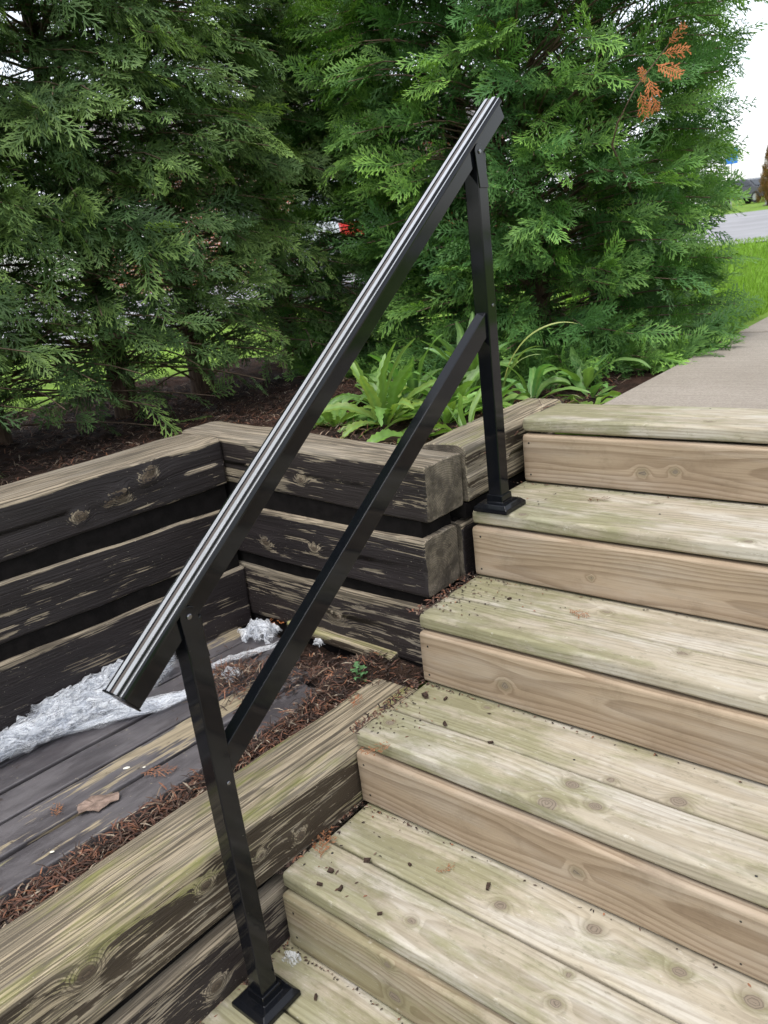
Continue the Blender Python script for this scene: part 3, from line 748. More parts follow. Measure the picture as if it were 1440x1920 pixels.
def crown_mesh(name, inst, seed, old, fresh, dead=0.0):
    """inst: list of (base, dir, normal, scale, freshness)"""
    r = NP(seed); VV, FF, TT_ = [], [], []; k = 0
    old = np.array(old); fresh = np.array(fresh)
    for (b, dr, nm, s, fr) in inst:
        v, f, t = FRONDS[r.randint(len(FRONDS))]
        x = dr / np.linalg.norm(dr); y = np.cross(nm, x); ny = np.linalg.norm(y)
        if ny < 1e-4: continue
        y /= ny; z = np.cross(x, y)
        if r.rand() < .5: y = -y
        VV.append(b + s * (v[:, :1] * x + v[:, 1:2] * y + v[:, 2:3] * z)); FF.append(f + k); k += len(v)
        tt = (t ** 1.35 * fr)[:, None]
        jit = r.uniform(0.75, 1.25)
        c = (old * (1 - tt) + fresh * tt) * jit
        if dead and r.rand() < dead: c = np.tile(np.array([0.22, 0.085, 0.030]), (len(v), 1)) * jit
        TT_.append(c)
    return mesh(name, np.concatenate(VV), np.concatenate(FF), False, np.concatenate(TT_))

def cedar(x, y, seed, zbase, ztop, rad, label, group, style, nlimb, az_c, az_w, trunk_r=0.05, zlow=0.15, sparse_z=0.0, lean=(0, 0)):
    r = NP(seed)
    root = empty('cedar_tree', (x, y, zbase)); tag(root, label, 'cedar tree', group)
    # trunk
    n = 14; pts = []; rr = []
    for i in range(n):
        t = i / (n - 1)
        pts.append((lean[0] * t + 0.03 * math.sin(seed + t * 5), lean[1] * t + 0.03 * math.cos(seed * 2 + t * 4), -0.06 + (ztop - zbase) * t * 0.97))
        rr.append(trunk_r * (1.25 if i == 0 else 1.0) * (1 - 0.85 * t) + 0.004)
    V, F = tube(pts, rr, 10)
    V2, F2 = [], []
    for p in V: V2.append(p)
    link('trunk', mesh('trunk', V, F, True), 'bark', root)
    tv, tf = [], []; inst = []
    Hh = ztop - zbase
    for i in range(nlimb):
        t = ((i + r.rand()) / nlimb) ** (1.0 if style == 'droop' else 1.3)
        zc = zlow + (Hh - zlow) * t
        az = az_c + r.uniform(-az_w, az_w) * (1 if r.rand() < .86 else 1.0)
        ti = min(n - 1, int(t * (n - 1) + 0.5)); base = np.array(pts[ti]); base[2] = zc - r.uniform(0.05, 0.25)
        prof_ = 1.0 - 0.25 * max(0, t - 0.75) / 0.25
        face = math.cos(az) if style == 'droop' else -math.sin(az)          # sheared face: +x for the back row, -y for the path row
        Rr = min(rad * 1.12, (rad * 0.92) / max(0.3, face)) * prof_ * r.uniform(0.86, 1.04) * (1 + 0.05 * math.sin(az * 3 + seed) + 0.06 * math.sin(zc * 5 + seed * 3))
        out = np.array([math.cos(az), math.sin(az), 0.0]); side = np.array([-out[1], out[0], 0.0])
        rise = r.uniform(0.0, 0.55) if style == 'droop' else r.uniform(0.15, 0.75)
        if style != 'droop': rise = (rise if zc > 0.35 else r.uniform(-0.12, 0.12)) * min(1.0, 0.15 + zc / 1.5)
        m = 7; pl = []
        sw = r.uniform(-.10, .10)
        for j in range(m):
            s = j / (m - 1)
            zz = rise * math.sin(s * 2.0) * 0.5 * (1 if style != 'droop' else 1.0) - (0.09 * s * s if style == 'droop' else 0.02 * s * s)
            pl.append(base + out * Rr * s + side * sw * s * s + np.array([0, 0, zz]))
        if base[2] + pl[-1][2] - base[2] < 0.02: 
            for q in pl: q[2] = max(q[2], 0.02)
        tvv, tff = tube([tuple(q) for q in pl], [0.0055 * (1 - .8 * j / (m - 1)) + .0010 for j in range(m)], 3)
        kk = len(tv); tv += tvv; tf += [tuple(a + kk for a in q) for q in tff]
        thin = 1.0
        if sparse_z and zc < sparse_z: thin = 0.22 + 0.78 * (zc / sparse_z) ** 1.3
        nf = max(2, int(r.randint(9, 13) * thin))
        # the spray planes of one limb hang together
        pn = np.array([r.uniform(-.5, .5), r.uniform(-.5, .5), r.uniform(.3, 1.0)]) + out * (r.uniform(0.4, 1.2) if style == 'droop' else r.uniform(0.5, 1.5)) + side * r.uniform(-0.9, 0.9)
        fr_l = r.uniform(0.15, 1.0) ** 1.4
        for j in range(nf):
            s = 0.34 + 0.66 * ((j + r.rand()) / nf) ** 0.62
            idx = s * (m - 1); a0 = int(min(idx, m - 2)); q = pl[a0] + (pl[a0 + 1] - pl[a0]) * (idx - a0)
            ld = pl[a0 + 1] - pl[a0]; ld = ld / np.linalg.norm(ld)
            sg = 1 if j % 2 else -1
            spread = r.uniform(0.35, 0.95) * (1 - 0.55 * max(0, s - .8) / .2)
            dr = ld + side * sg * spread + r.uniform(-.22, .22, 3)
            if style == 'droop': dr = dr + np.array([0, 0, r.uniform(-0.50, 0.45)])
            else: dr = dr + np.array([0, 0, r.uniform(-0.20, 0.75)])
            nm = pn + r.uniform(-.45, .45, 3)
            sc = r.uniform(0.62, 1.08)
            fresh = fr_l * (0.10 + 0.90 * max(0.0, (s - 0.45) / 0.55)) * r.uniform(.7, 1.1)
            inst.append((q, dr, nm, sc, fresh))
    link('branches', mesh('branches', tv, tf, True), 'twig', root)
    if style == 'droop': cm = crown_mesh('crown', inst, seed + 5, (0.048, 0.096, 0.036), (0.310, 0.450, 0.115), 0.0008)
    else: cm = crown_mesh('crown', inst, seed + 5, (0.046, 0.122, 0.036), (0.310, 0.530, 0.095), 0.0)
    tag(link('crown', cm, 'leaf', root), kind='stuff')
    return root
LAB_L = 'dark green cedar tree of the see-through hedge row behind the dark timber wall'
LAB_R = 'bright dense green cedar tree of the hedge row that ends beside the concrete path'
yl = [-0.15, 0.42, 0.98, 1.52, 2.05, 2.62]
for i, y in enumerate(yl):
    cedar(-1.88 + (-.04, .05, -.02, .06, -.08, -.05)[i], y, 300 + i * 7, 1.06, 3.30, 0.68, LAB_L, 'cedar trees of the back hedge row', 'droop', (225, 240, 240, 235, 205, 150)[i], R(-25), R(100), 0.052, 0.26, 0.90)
for i, (x, y, rd) in enumerate(((-1.70, 3.25, 0.60), (-1.10, 3.12, 0.74), (-0.66, 2.92, 0.66), (-0.70, 3.72, 0.44))):
    cedar(x, y, 500 + i * 11, 1.06, 3.1, rd, LAB_R, 'cedar trees of the hedge row by the path', 'rise', (160, 350, 350, 200)[i], R(-55), R(115), 0.06, 0.03, 0.0)

# ------------------------------------------------------------------ litter, weeds, plastic
def strips(name, items):
    """items: (pos, dir, up, length, width, colour); each a thin bent sliver with thickness"""
    VV, FF, CC = [], [], []; k = 0
    for p, d_, u, l, w, c in items:
        s = np.cross(u, d_); s = s / (np.linalg.norm(s) + 1e-9)
        mid = p + d_ * l * .5 + u * l * 0.10
        VV += [p - s * w * .35, p + s * w * .35, mid + s * w * .5, mid - s * w * .5, p + d_ * l]
        FF += [(k, k + 1, k + 2), (k, k + 2, k + 3), (k + 3, k + 2, k + 4)]; CC += [c] * 5; k += 5
    return mesh(name, np.array(VV), np.array(FF, np.int32), False, np.array(CC))
LC = [(0.150, 0.070, 0.045), (0.105, 0.055, 0.040), (0.065, 0.042, 0.033), (0.20, 0.145, 0.105), (0.21, 0.095, 0.052), (0.032, 0.023, 0.02), (0.30, 0.25, 0.19)]
LP = [3.5, 5, 5, 2.2, .9, 5, .8]
def litter(name, n, pos, lmin, lmax, w, seed, flat=0.35, probs=None):
    r = NP(seed); it = []; pr = np.array(probs or LP, float); pr /= pr.sum()
    for i in range(n):
        p = pos(r)
        if p is None: continue
        a = r.uniform(0, 6.283); e = r.uniform(-.1, flat)
        d_ = np.array([math.cos(a) * math.cos(e), math.sin(a) * math.cos(e), math.sin(e)])
        u = np.array([r.uniform(-.3, .3), r.uniform(-.3, .3), 1.0])
        c = np.array(LC[r.choice(len(LC), p=pr)]) * r.uniform(.7, 1.3)
        it.append((np.array(p), d_, u, r.uniform(lmin, lmax), w * r.uniform(.6, 1.4), c))
    return strips(name, it)
# on the bed
def p_bed(r):
    if r.rand() < .66: x, y = r.uniform(-2.3, -0.985), r.uniform(0.1, 2.3)
    else: x, y = r.uniform(-1.4, 0.0), r.uniform(1.42, 2.5)
    return (x, y, soil_z(x, y) + r.uniform(0, .012))
tag(link('bed_litter', litter('bed_litter', 15000, p_bed, .012, .05, .0028, 1), 'litter'), 'red-brown dry cedar litter covering the bed under the hedge', 'litter', kind='stuff')
def p_gut(r):
    y = r.uniform(-.3, 1.0); t = (y + .3) / 1.3
    x = r.normal(-.250 + .05 * t, .026)
    return (x, y, dz(x, y) + 0.012 + r.uniform(0, .022)) if -.36 < x < -.15 else None
tag(link('gutter_litter', litter('gutter_litter', 5200, p_gut, .012, .045, .0032, 2), 'litter'), 'strip of rusty cedar needles in the gap between deck planks and kerb', 'litter', kind='stuff')
def p_corner(r):
    x, y = r.normal(-.30, .17), r.normal(1.06, .11)
    if not (-.78 < x < -.03 and y < 1.215): return None
    return (x, y, max(dz(x, y), 0.490 if x < -.33 and y < 1.05 else 0) + r.uniform(.0, .012))
tag(link('corner_litter', litter('corner_litter', 2300, p_corner, .008, .034, .0036, 3, .35, [1.2, 3, 5, 1.6, .8, 9, .5]), 'litter'), 'dark rotting litter heaped in the back corner of the deck', 'litter', kind='stuff')
def p_heap(r):
    x, y = r.normal(-.545, .05), r.normal(.90, .055)
    return (x, y, 0.492 + 0.045 * math.exp(-(((x + .545) / .06) ** 2 + ((y - .9) / .06) ** 2)) * r.rand())
tag(link('needle_heap', litter('needle_heap', 520, p_heap, .018, .05, .003, 4, .6), 'litter'), 'small heap of rusty needles tangled with plastic on the deck planks', 'litter', kind='stuff')
def p_step(r):
    k = r.choice([2, 3, 4, 5], p=[.2, .28, .40, .12]); x = abs(r.exponential(.055)) + .0 if k != 4 else r.exponential(.075)
    y = nose[k] + (r.uniform(.02, .26) if k != 4 else r.uniform(.04, .26))
    return (x, y, k * H + 0.0008)
tag(link('step_crumbs', litter('step_crumbs', 280, p_step, .003, .011, .0035, 5, .1, [1, 2, 4, 1, 1, 5, 1.4]), 'litter'), 'dark bark crumbs and frass scattered at the wall ends of the treads', 'crumbs', kind='stuff')
def p_joint(r):
    k = r.choice([2, 3, 4, 5, 6]); x = abs(r.normal(0, 0.5)) * r.choice([.15, 1.0, 1.0]) + .06 * math.sin(40 * r.rand()); y = nose[k] - .016 - abs(r.normal(0, .004))
    return (x, y, (k - 1) * H + 0.001)
tag(link('joint_crumbs', litter('joint_crumbs', 330, p_joint, .003, .010, .003, 6, .1, [1, 3, 4, 1, 1, 5, .6]), 'litter'), 'line of fine dark dirt along the foot of the risers', 'crumbs', kind='stuff')
def p_edge(r):
    k = r.choice([1, 2, 3, 4]); x = r.uniform(-.02, .012); y = nose[k] + r.uniform(0, .27)
    return (x, y, k * H - 0.004)
tag(link('edge_litter', litter('edge_litter', 900, p_edge, .006, .022, .004, 7, .3, [2, 3, 4, 1, 1, 6, .6]), 'litter'), 'dark litter packed between the tread ends and the timber kerb', 'litter', kind='stuff')

# single chips and dead sprigs lying on the steps
def chip(seed, l, w, h):
    r = NP(seed); v, f = box_vf(-l / 2, l / 2, -w / 2, w / 2, 0, h)
    v = [(x * r.uniform(.6, 1.1) + r.uniform(-.001, .001), y * r.uniform(.5, 1.2), z * r.uniform(.6, 1.2)) for x, y, z in v]
    return mesh('bark_chip', v, f)
MAT['chip'] = plain('dark_bark_chip', (0.040, 0.026, 0.019), 0.85, 0.4, 120, 0.2)
CHIPS = [(2, .098, .060, .016), (2, .150, .035, .015), (2, .105, .020, .014), (2, .40, .20, .016), (2, .145, .125, .014), (1, .150, .195, .013), (2, .26, .03, .011), (3, .17, .128, .014), (3, .30, .118, .012), (3, .06, .20, .02), (4, .17, .17, .012), (2, .23, .165, .01), (3, .11, .215, .012)]
for i, (k, x, yo, s) in enumerate(CHIPS):
    c = link('bark_chip', chip(20 + i, s, s * .55, s * .4), 'chip'); c.location = (x, nose[k] + yo, k * H + 0.0004); c.rotation_euler = (0, 0, i * 1.7)
    tag(c, 'small dark bark chip lying on a pale stair tread', 'bark chip', 'bark chips scattered on the stair treads')
def sprig(name, loc, rz, sc, col, seed, lift=0.0, tilt=0.0):
    v, f, t = FRONDS[seed % len(FRONDS)]; r = NP(seed)
    keep = r.rand(len(f)) < 0.5
    vv = v.copy(); vv[:, 2] = 0.006 * np.abs(np.sin(v[:, 0] * 55 + seed)) + 0.005 * np.abs(np.sin(v[:, 1] * 80)) + 0.001
    me = mesh(name, vv * sc, f[keep], False, np.tile(np.array(col), (len(v), 1)) * r.uniform(.7, 1.3, (len(v), 1)))
    o = link(name, me, 'litter'); o.location = loc; o.rotation_euler = (0, tilt, rz); return o
SPR = [('faded orange cedar sprig at the wall end of the second tread', 2, .055, .075, 2.2, .55), ('rusty cedar sprig hanging over the mossy nosing of the third tread', 3, .115, .006, -2.2, .45),
       ('thin brown cedar sprig below the upper rail post', 5, .235, .165, .3, .45), ('pale rusty cedar sprig on the fourth tread', 4, .33, .175, -.4, .38), ('small orange sprig in the middle of the second tread', 2, .285, .175, 1.0, .28)]
for i, (lb, k, x, yo, rz, sc) in enumerate(SPR):
    tag(sprig('cedar_sprig', (x, nose[k] + yo, k * H + .001), rz, sc, (0.23, 0.105, 0.052) if i != 2 else (.10, .055, .035), 30 + i), lb, 'sprig')
tag(sprig('cedar_sprig', (-.40, .50, .492), .6, .5, (0.21, 0.10, 0.06), 41), 'dry brown twig sprig lying across the deck planks beside the dead leaf', 'sprig')
tag(sprig('cedar_sprig', (-.43, .30, .492), 2.6, .32, (0.25, 0.11, 0.05), 42), 'tiny orange sprig on the painted planks', 'sprig')
tag(sprig('cedar_sprig', (-.735, 1.165, .50), .9, .6, (0.28, 0.10, 0.035), 43), 'bright rust sprig in the deck corner beside the clear plastic bag', 'sprig')
tag(sprig('cedar_sprig', (-.10, .93, .525), 2.0, .35, (0.26, 0.085, 0.035), 44), 'red-brown sprig resting on the mossy kerb top', 'sprig')

# dead leaf, seedling, petal
def leaf_blade(name, L, Wd, curve, tooth, seed, fold=0.25, col=(0.12, 0.26, 0.05), twist=0.0, up=1.0, mid=(0.165, 0.285, 0.08), n=20, lie=0.0):
    """strap leaf arching out along x: midrib, two toothed halves"""
    r = NP(seed); V, F, C = [], [], []
    x = z = 0.0; a = up
    for i in range(n + 1):
        t = i / n
        w = Wd * (math.sin(math.pi * min(1, (t * 0.86 + 0.10)) ** 0.9) ** 0.8) * (1 if t < .97 else .35)
        if t < 0.25: w *= 0.25 + 0.75 * (t / .25)
        w *= (1 + tooth * (0.42 if i % 2 else -0.38) * r.uniform(.6, 1.2))
        tw = twist * t; ww = w / 2
        bend = math.sin(t * 9 + seed) * 0.004
        for sg, k in ((-1, 0), (-.5, 1), (0, 2), (.5, 3), (1, 4)):
            yy = sg * ww; zz = abs(sg) * ww * fold + (0.10 * ww * math.sin(t * 21 + sg * 3 + seed) if abs(sg) == 1 else 0)
            y2 = yy * math.cos(tw) - zz * math.sin(tw); z2 = yy * math.sin(tw) + zz * math.cos(tw)
            V.append((x - z2 * math.sin(a), y2 + bend, z + z2 * math.cos(a)))
            j = r.uniform(.85, 1.15)
            C.append(np.array(mid if sg == 0 else col) * j * (0.85 + .3 * t))
        st = L / n; x += math.cos(a) * st; z += math.sin(a) * st; a -= curve / n * (0.4 + 1.2 * t)
    for i in range(n):
        for k in range(4): q = i * 5 + k; F.append((q, q + 5, q + 6, q + 1))
    return mesh(name, V, F, True, np.array(C))
def weed(loc, nleaf, L, Wd, label, seed, col, up=(0.5, 1.35), tooth=0.5, curve=(1.0, 2.2), name='weed_plant', cat='weed', azr=(0, 6.283)):
    r = NP(seed); z = soil_z(loc[0], loc[1]); root = empty(name, (loc[0], loc[1], z - 0.005)); tag(root, label, cat)
    for i in range(nleaf):
        u = r.uniform(*up); az = azr[0] + (azr[1] - azr[0]) * (i + r.uniform(-.3, .3)) / nleaf
        l = L * r.uniform(.65, 1.15); c = np.array(col) * r.uniform(.75, 1.25) * np.array([r.uniform(.85, 1.2), 1, r.uniform(.8, 1.1)])
        me = leaf_blade('leaf', l, Wd * r.uniform(.8, 1.2), r.uniform(*curve), tooth * r.uniform(.5, 1.2), seed * 31 + i, r.uniform(.15, .5), c, r.uniform(-.9, .9), u)
        o = link('leaf', me, 'weed', root); o.rotation_euler = (0, 0, az); o.location = (0.008 * math.cos(az), 0.008 * math.sin(az), 0)
    return root
G1 = (0.130, 0.245, 0.055); G2 = (0.105, 0.215, 0.060); G3 = (0.160, 0.270, 0.060)
weed((-0.48, 1.63), 20, .25, .036, 'large rosette of toothed strap leaves directly behind the split timbers', 1, G3, (.15, 1.25), .55, (.8, 1.9))
weed((-0.50, 1.62), 6, .33, .036, 'upright pale toothed leaves rising from the largest weed rosette', 2, G3, (1.25, 1.5), .6, (.2, .9))
weed((-0.70, 1.62), 14, .19, .034, 'low toothed weed half hidden behind the black top rail', 3, G1, (.1, 1.2), .5, (.8, 2.0))
weed((-0.62, 1.95), 15, .27, .036, 'tall broad-leaved weed against the cedar branches between rail and brace', 4, G2, (.5, 1.4), .4, (.9, 2.2))
weed((-0.40, 1.90), 16, .24, .034, 'leafy weed seen just behind the diagonal brace', 5, G1, (.4, 1.4), .4, (.9, 2.2))
weed((-0.27, 1.90), 11, .17, .05, 'weed with broad rounded leaves beside the upper rail post', 6, G1, (.2, 1.1), .1, (.9, 2.0))
weed((-0.20, 2.07), 9, .24, .030, 'narrow strap-leaved weed right of the upper rail post', 7, G2, (.5, 1.35), .2, (1.0, 2.4))
weed((-0.17, 1.62), 5, .22, .016, 'thin grassy leaves at the inner edge of the bare timber', 8, G3, (1.0, 1.4), .0, (.6, 1.4))
weed((-0.30, 2.02), 3, .38, .010, 'long arching pale stems curving in front of the cedar boughs', 9, (0.23, 0.29, 0.11), (1.30, 1.5), .0, (1.4, 2.0), azr=(-.3, .9))
weed((0.02, 2.06), 5, .12, .060, 'small rounded-leaf weed at the back corner of the top step', 10, G3, (.3, .9), .0, (.9, 1.6))
weed((-0.06, 2.22), 7, .17, .028, 'low narrow weed under the cedar boughs behind the top step', 11, G2, (.3, 1.2), .2, (1.0, 2.0))
weed((-0.85, 2.00), 9, .20, .040, 'shaded weed under the hedge behind the top rail', 12, G2, (.2, 1.2), .4, (1.0, 2.0))
weed((-0.30, 1.55), 9, .16, .040, 'small toothed weed at the foot of the brace line, behind the sawn timber end', 13, G1, (.1, 1.0), .5, (1.0, 2.0))
weed((-0.56, 1.78), 15, .26, .030, 'mid-height weed with many thin toothed leaves between rail and brace', 14, G2, (.4, 1.35), .6, (.6, 1.8))
weed((-0.33, 1.74), 13, .20, .034, 'spreading weed whose pale leaves cross behind the brace', 15, G3, (.2, 1.2), .5, (.7, 1.8))
weed((-0.80, 1.72), 9, .16, .040, 'dark low weed beyond the top rail near the wall corner', 16, G2, (.1, 1.0), .4, (.8, 1.8))
weed((-0.48, 2.12), 13, .30, .036, 'long-leaved weed growing into the lowest cedar boughs', 17, G2, (.8, 1.45), .2, (.6, 1.8))
weed((-0.12, 2.30), 8, .26, .034, 'dark strap-leaved weed in the shade of the bright cedars', 18, G2, (.5, 1.3), .1, (.9, 2.0))
sr = empty('seedling', (-0.205, 1.075, dz(-.205, 1.075))); tag(sr, 'tiny blue-green lobed seedling growing in the dark corner litter', 'seedling')
for i in range(11):
    me = leaf_blade('leaf', .022, .014, 1.0, .8, 700 + i, .2, (0.11, 0.235, 0.10), 0, .4, (.15, .27, .12), 6)
    o = link('leaf', me, 'weed', sr); o.location = (0.003 * math.cos(i * 2.4), .003 * math.sin(i * 2.4), .006 + .0045 * i); o.rotation_euler = (0, 0, i * 2.4)
V, F = tube([(0, 0, -.005), (.002, .001, .03), (.001, .003, .058)], [.0018, .0015, .001], 6)
link('stem', mesh('stem', V, F, True, np.tile((.11, .2, .08), (len(V), 1))), 'weed', sr)
r = NP(8); V = [(0, 0, .004)]; n = 22
for k in range(n):
    a = 2 * math.pi * k / n; q = .036 * r.uniform(.72, 1.15) * (1.2 if abs(math.cos(a)) > .7 else .85)
    V.append((q * math.cos(a), q * math.sin(a), r.uniform(.0, .007)))
V += [(x, y, z - .0012) for x, y, z in V]
F = [(0, 1 + k, 1 + (k + 1) % n) for k in range(n)] + [(n + 1, n + 2 + (k + 1) % n, n + 2 + k) for k in range(n)] + [(1 + k, n + 2 + k, n + 2 + (k + 1) % n, 1 + (k + 1) % n) for k in range(n)]
MAT['deadleaf'] = plain('dry_brown_leaf', (0.175, 0.125, 0.100), 0.7, 0.3, 60, 0.3, 0.4, 120)
o = link('fallen_leaf', mesh('fallen_leaf', V, F), 'deadleaf'); o.location = (-.392, .375, .4935); o.rotation_euler = (0.03, -.02, 1.1); o.scale = (1.15, .95, 1)
tag(o, 'flat dry brown fallen leaf lying over a gap in the deck planks', 'leaf')
MAT['petal'] = plain('white_petal', (0.62, 0.60, 0.52), 0.6, 0.05)
def lens(rx, ry, h, n=14):
    V = [(0, 0, h)] + [(rx * math.cos(6.2832 * k / n), ry * math.sin(6.2832 * k / n), 0.0006) for k in range(n)] + [(0, 0, 0)]
    return mesh('petal', V, [(0, 1 + k, 1 + (k + 1) % n) for k in range(n)] + [(n + 1, 1 + (k + 1) % n, 1 + k) for k in range(n)])
for i, (x, y, s, lb) in enumerate(((-.452, .495, .0085, 'oval white petal lying on a dark deck plank'), (-.335, .24, .005, 'small cream fleck near the edge of the outermost deck plank'), (-.415, .52, .004, 'tiny pale crumb beside the lichen ring on the deck plank'))):
    o = link('petal', lens(s, s * .6, .002), 'petal'); o.location = (x, y, .4915); o.rotation_euler = (0, 0, .9); tag(o, lb, 'petal')

# crumpled plastic
def film(name, path, width, amp, seed, mat, ny=22, step=0.005, lift=0.012, taper=True):
    P = [Vector(p) for p in path]; L = sum((P[i + 1] - P[i]).length for i in range(len(P) - 1)); nx = int(L / step)
    V = []; TC = []; off = seed * 3.7
    for i in range(nx + 1):
        s = L * i / nx; k = 0; q = s
        while k < len(P) - 2 and q > (P[k + 1] - P[k]).length: q -= (P[k + 1] - P[k]).length; k += 1
        d = (P[k + 1] - P[k]); c = P[k] + d.normalized() * min(q, d.length); d.normalize(); sd_ = Vector((-d.y, d.x, 0))
        t = i / nx; w = width * (0.55 + 0.45 * math.sin(math.pi * min(1, max(0, t))) if taper else 1) * (1 + .45 * mnoise.noise(Vector((s * 16 + off, 1, 2))))
        for j in range(ny + 1):
            u = j / ny - .5
            q3 = Vector((s * 11 + off, u * 3.5, 0)); rid = 1 - abs(mnoise.noise(q3) * 2)
            rid2 = 1 - abs(mnoise.noise(Vector((s * 20 + off, u * 11, 4))) * 2); rid3 = mnoise.noise(Vector((s * 45 + off, u * 40, 8)))
            h = lift + amp * (0.60 * rid + .32 * rid2 + .10 * rid3 + .20) * (1.15 - 3.2 * u * u)
            jx = Vector((mnoise.noise(Vector((s * 45 + off, u * 12, 11))), mnoise.noise(Vector((s * 45 + off, u * 12, 17))), 0)) * amp * .40
            V.append(c + sd_ * (u * w) + jx + Vector((0, 0, max(.001, h)))); TC.append((s + off, u + seed, max(0.0, abs(u) * 2 - .55) / .45 + (max(0.0, abs(t - .5) * 2 - .85) / .15)))
    F = [(i * (ny + 1) + j, i * (ny + 1) + j + 1, (i + 1) * (ny + 1) + j + 1, (i + 1) * (ny + 1) + j) for i in range(nx) for j in range(ny)]
    return mesh(name, V, F, True, np.array(TC))
wrap = empty('plastic_wrap', (-.72, .55, .49)); tag(wrap, 'long crumpled heap of white translucent plastic wrap on the deck along the dark wall', 'plastic wrap')
im = Matrix.Translation((.72, -.55, -.49))
MAIN = [(-.83, .14), (-.765, .34), (-.735, .46), (-.715, .58), (-.660, .68)]
UPW = [(-.775, .44), (-.782, .58), (-.785, .70), (-.762, .80), (-.745, .86)]
OUT = [(-.735, .46), (-.660, .60), (-.605, .71), (-.575, .79), (-.600, .88)]
rw = NP(91); nstrip = 0
for base_, cnt, spread, hz, wd, am in ((MAIN, 12, .085, .055, (.03, .08), (.022, .046)), (UPW, 8, .032, .075, (.035, .075), (.024, .045)), (OUT, 6, .028, .014, (.025, .06), (.008, .020))):
    for q in range(cnt):
        o1 = rw.normal(0, spread * .55); o2 = rw.normal(0, spread * .55); lo = rw.uniform(0, hz) * (1 - min(1, abs(o1) / (spread * 1.4)) * .7)
        cut = rw.randint(0, 2); pts = base_[cut:] if rw.rand() < .5 else base_[:len(base_) - cut]
        pth = [(x + o1 + (o2 - o1) * k / len(pts) + rw.normal(0, .010), y + rw.normal(0, .012), .490 + lo * rw.uniform(.5, 1.2)) for k, (x, y) in enumerate(pts)]
        pth = [(max(x, -.785), y, z) for x, y, z in pth]
        o = link('film_fold', film('film_fold', pth, rw.uniform(*wd), rw.uniform(*am), 3 + nstrip * 1.37, 'film', 12, 0.006, 0.003), 'film', wrap); o.matrix_local = im; nstrip += 1
def crumple(name, rx, ry, rz, seed, mat, n=46):
    """a scrunched sheet: a disc of film gathered into a pouch with long creases"""
    V, F, TC = [], [], []
    for i in range(n + 1):
        for j in range(n + 1):
            a, b = i / n * 2 - 1, j / n * 2 - 1
            p = Vector((a * 1.7 + seed, b * 1.7, seed * .3))
            c1 = abs(mnoise.noise(p)); c2 = abs(mnoise.noise(p * 2.4 + Vector((5, 0, 0)))); c3 = 0.5 * mnoise.noise(p * 4)
            d = max(abs(a), abs(b)); rr = math.hypot(a, b)
            dome = max(0.0, 1 - rr * rr * .62)
            h = dome * (0.45 + 0.55 * (1 - 2 * c1)) + .38 * (.5 - c2) + .16 * c3
            sq = 1 - .30 * (1 - dome)
            V.append((rx * (a * sq + .35 * mnoise.noise(p * 1.3 + Vector((0, 9, 0)))), ry * (b * sq + .35 * mnoise.noise(p * 1.3 + Vector((0, 0, 7)))), max(.0008 + .0004 * (i % 2), rz * h)))
            TC.append((a * rx + seed, b * ry * 6, max(0, d - .8)))
    for i in range(n):
        for j in range(n): F.append((i * (n + 1) + j, (i + 1) * (n + 1) + j, (i + 1) * (n + 1) + j + 1, i * (n + 1) + j + 1))
    return mesh(name, V, F, True, np.array(TC))
o = link('plastic_bag', crumple('plastic_bag', .072, .055, .060, 2.0, 'bagfilm'), 'bagfilm'); o.location = (-.665, 1.125, .492); o.rotation_euler = (0, 0, .5)
tag(o, 'scrunched clear plastic bag in the back corner of the deck', 'plastic bag')
for q in range(7):
    a = q * .9; pth = [(.055 * math.cos(a), .042 * math.sin(a), .004), (.020 * math.cos(a + .5), .016 * math.sin(a + .5), .042 + .004 * (q % 3)), (-.030 * math.cos(a - .3), -.024 * math.sin(a - .3), .040), (-.060 * math.cos(a), -.045 * math.sin(a), .003)]
    link('film_fold', film('film_fold', pth, .035, .012, 50 + q * 2.1, 'bagfilm', 10, 0.005, 0.001), 'bagfilm', o)
o = link('plastic_strip', film('plastic_strip', [(-.64, .88, .492), (-.625, .97, .492), (-.575, 1.05, .492), (-.55, 1.10, .495)], .030, .014, 9, 'bagfilm', 10), 'film'); tag(o, 'narrow twisted strip of milky plastic trailing from the bag across the planks', 'plastic strip')
o = link('plastic_scrap', crumple('plastic_scrap', .042, .034, .030, 5.0, 'bagfilm', 26), 'bagfilm'); o.location = (-.545, .905, .500); tag(o, 'clear plastic scrap tangled in the needle heap', 'plastic scrap')
o = link('plastic_scrap', crumple('plastic_scrap', .020, .016, .022, 6.0, 'film', 22), 'film'); o.location = (-.452, 1.165, .500); tag(o, 'small white plastic scrap beside the diagonal brace at the timber foot', 'plastic scrap')
o = link('plastic_scrap', crumple('plastic_scrap', .024, .018, .020, 7.0, 'bagfilm', 22), 'bagfilm'); o.location = (.045, .505, H); tag(o, 'silvery plastic scrap on the lowest tread by the lower post', 'plastic scrap')

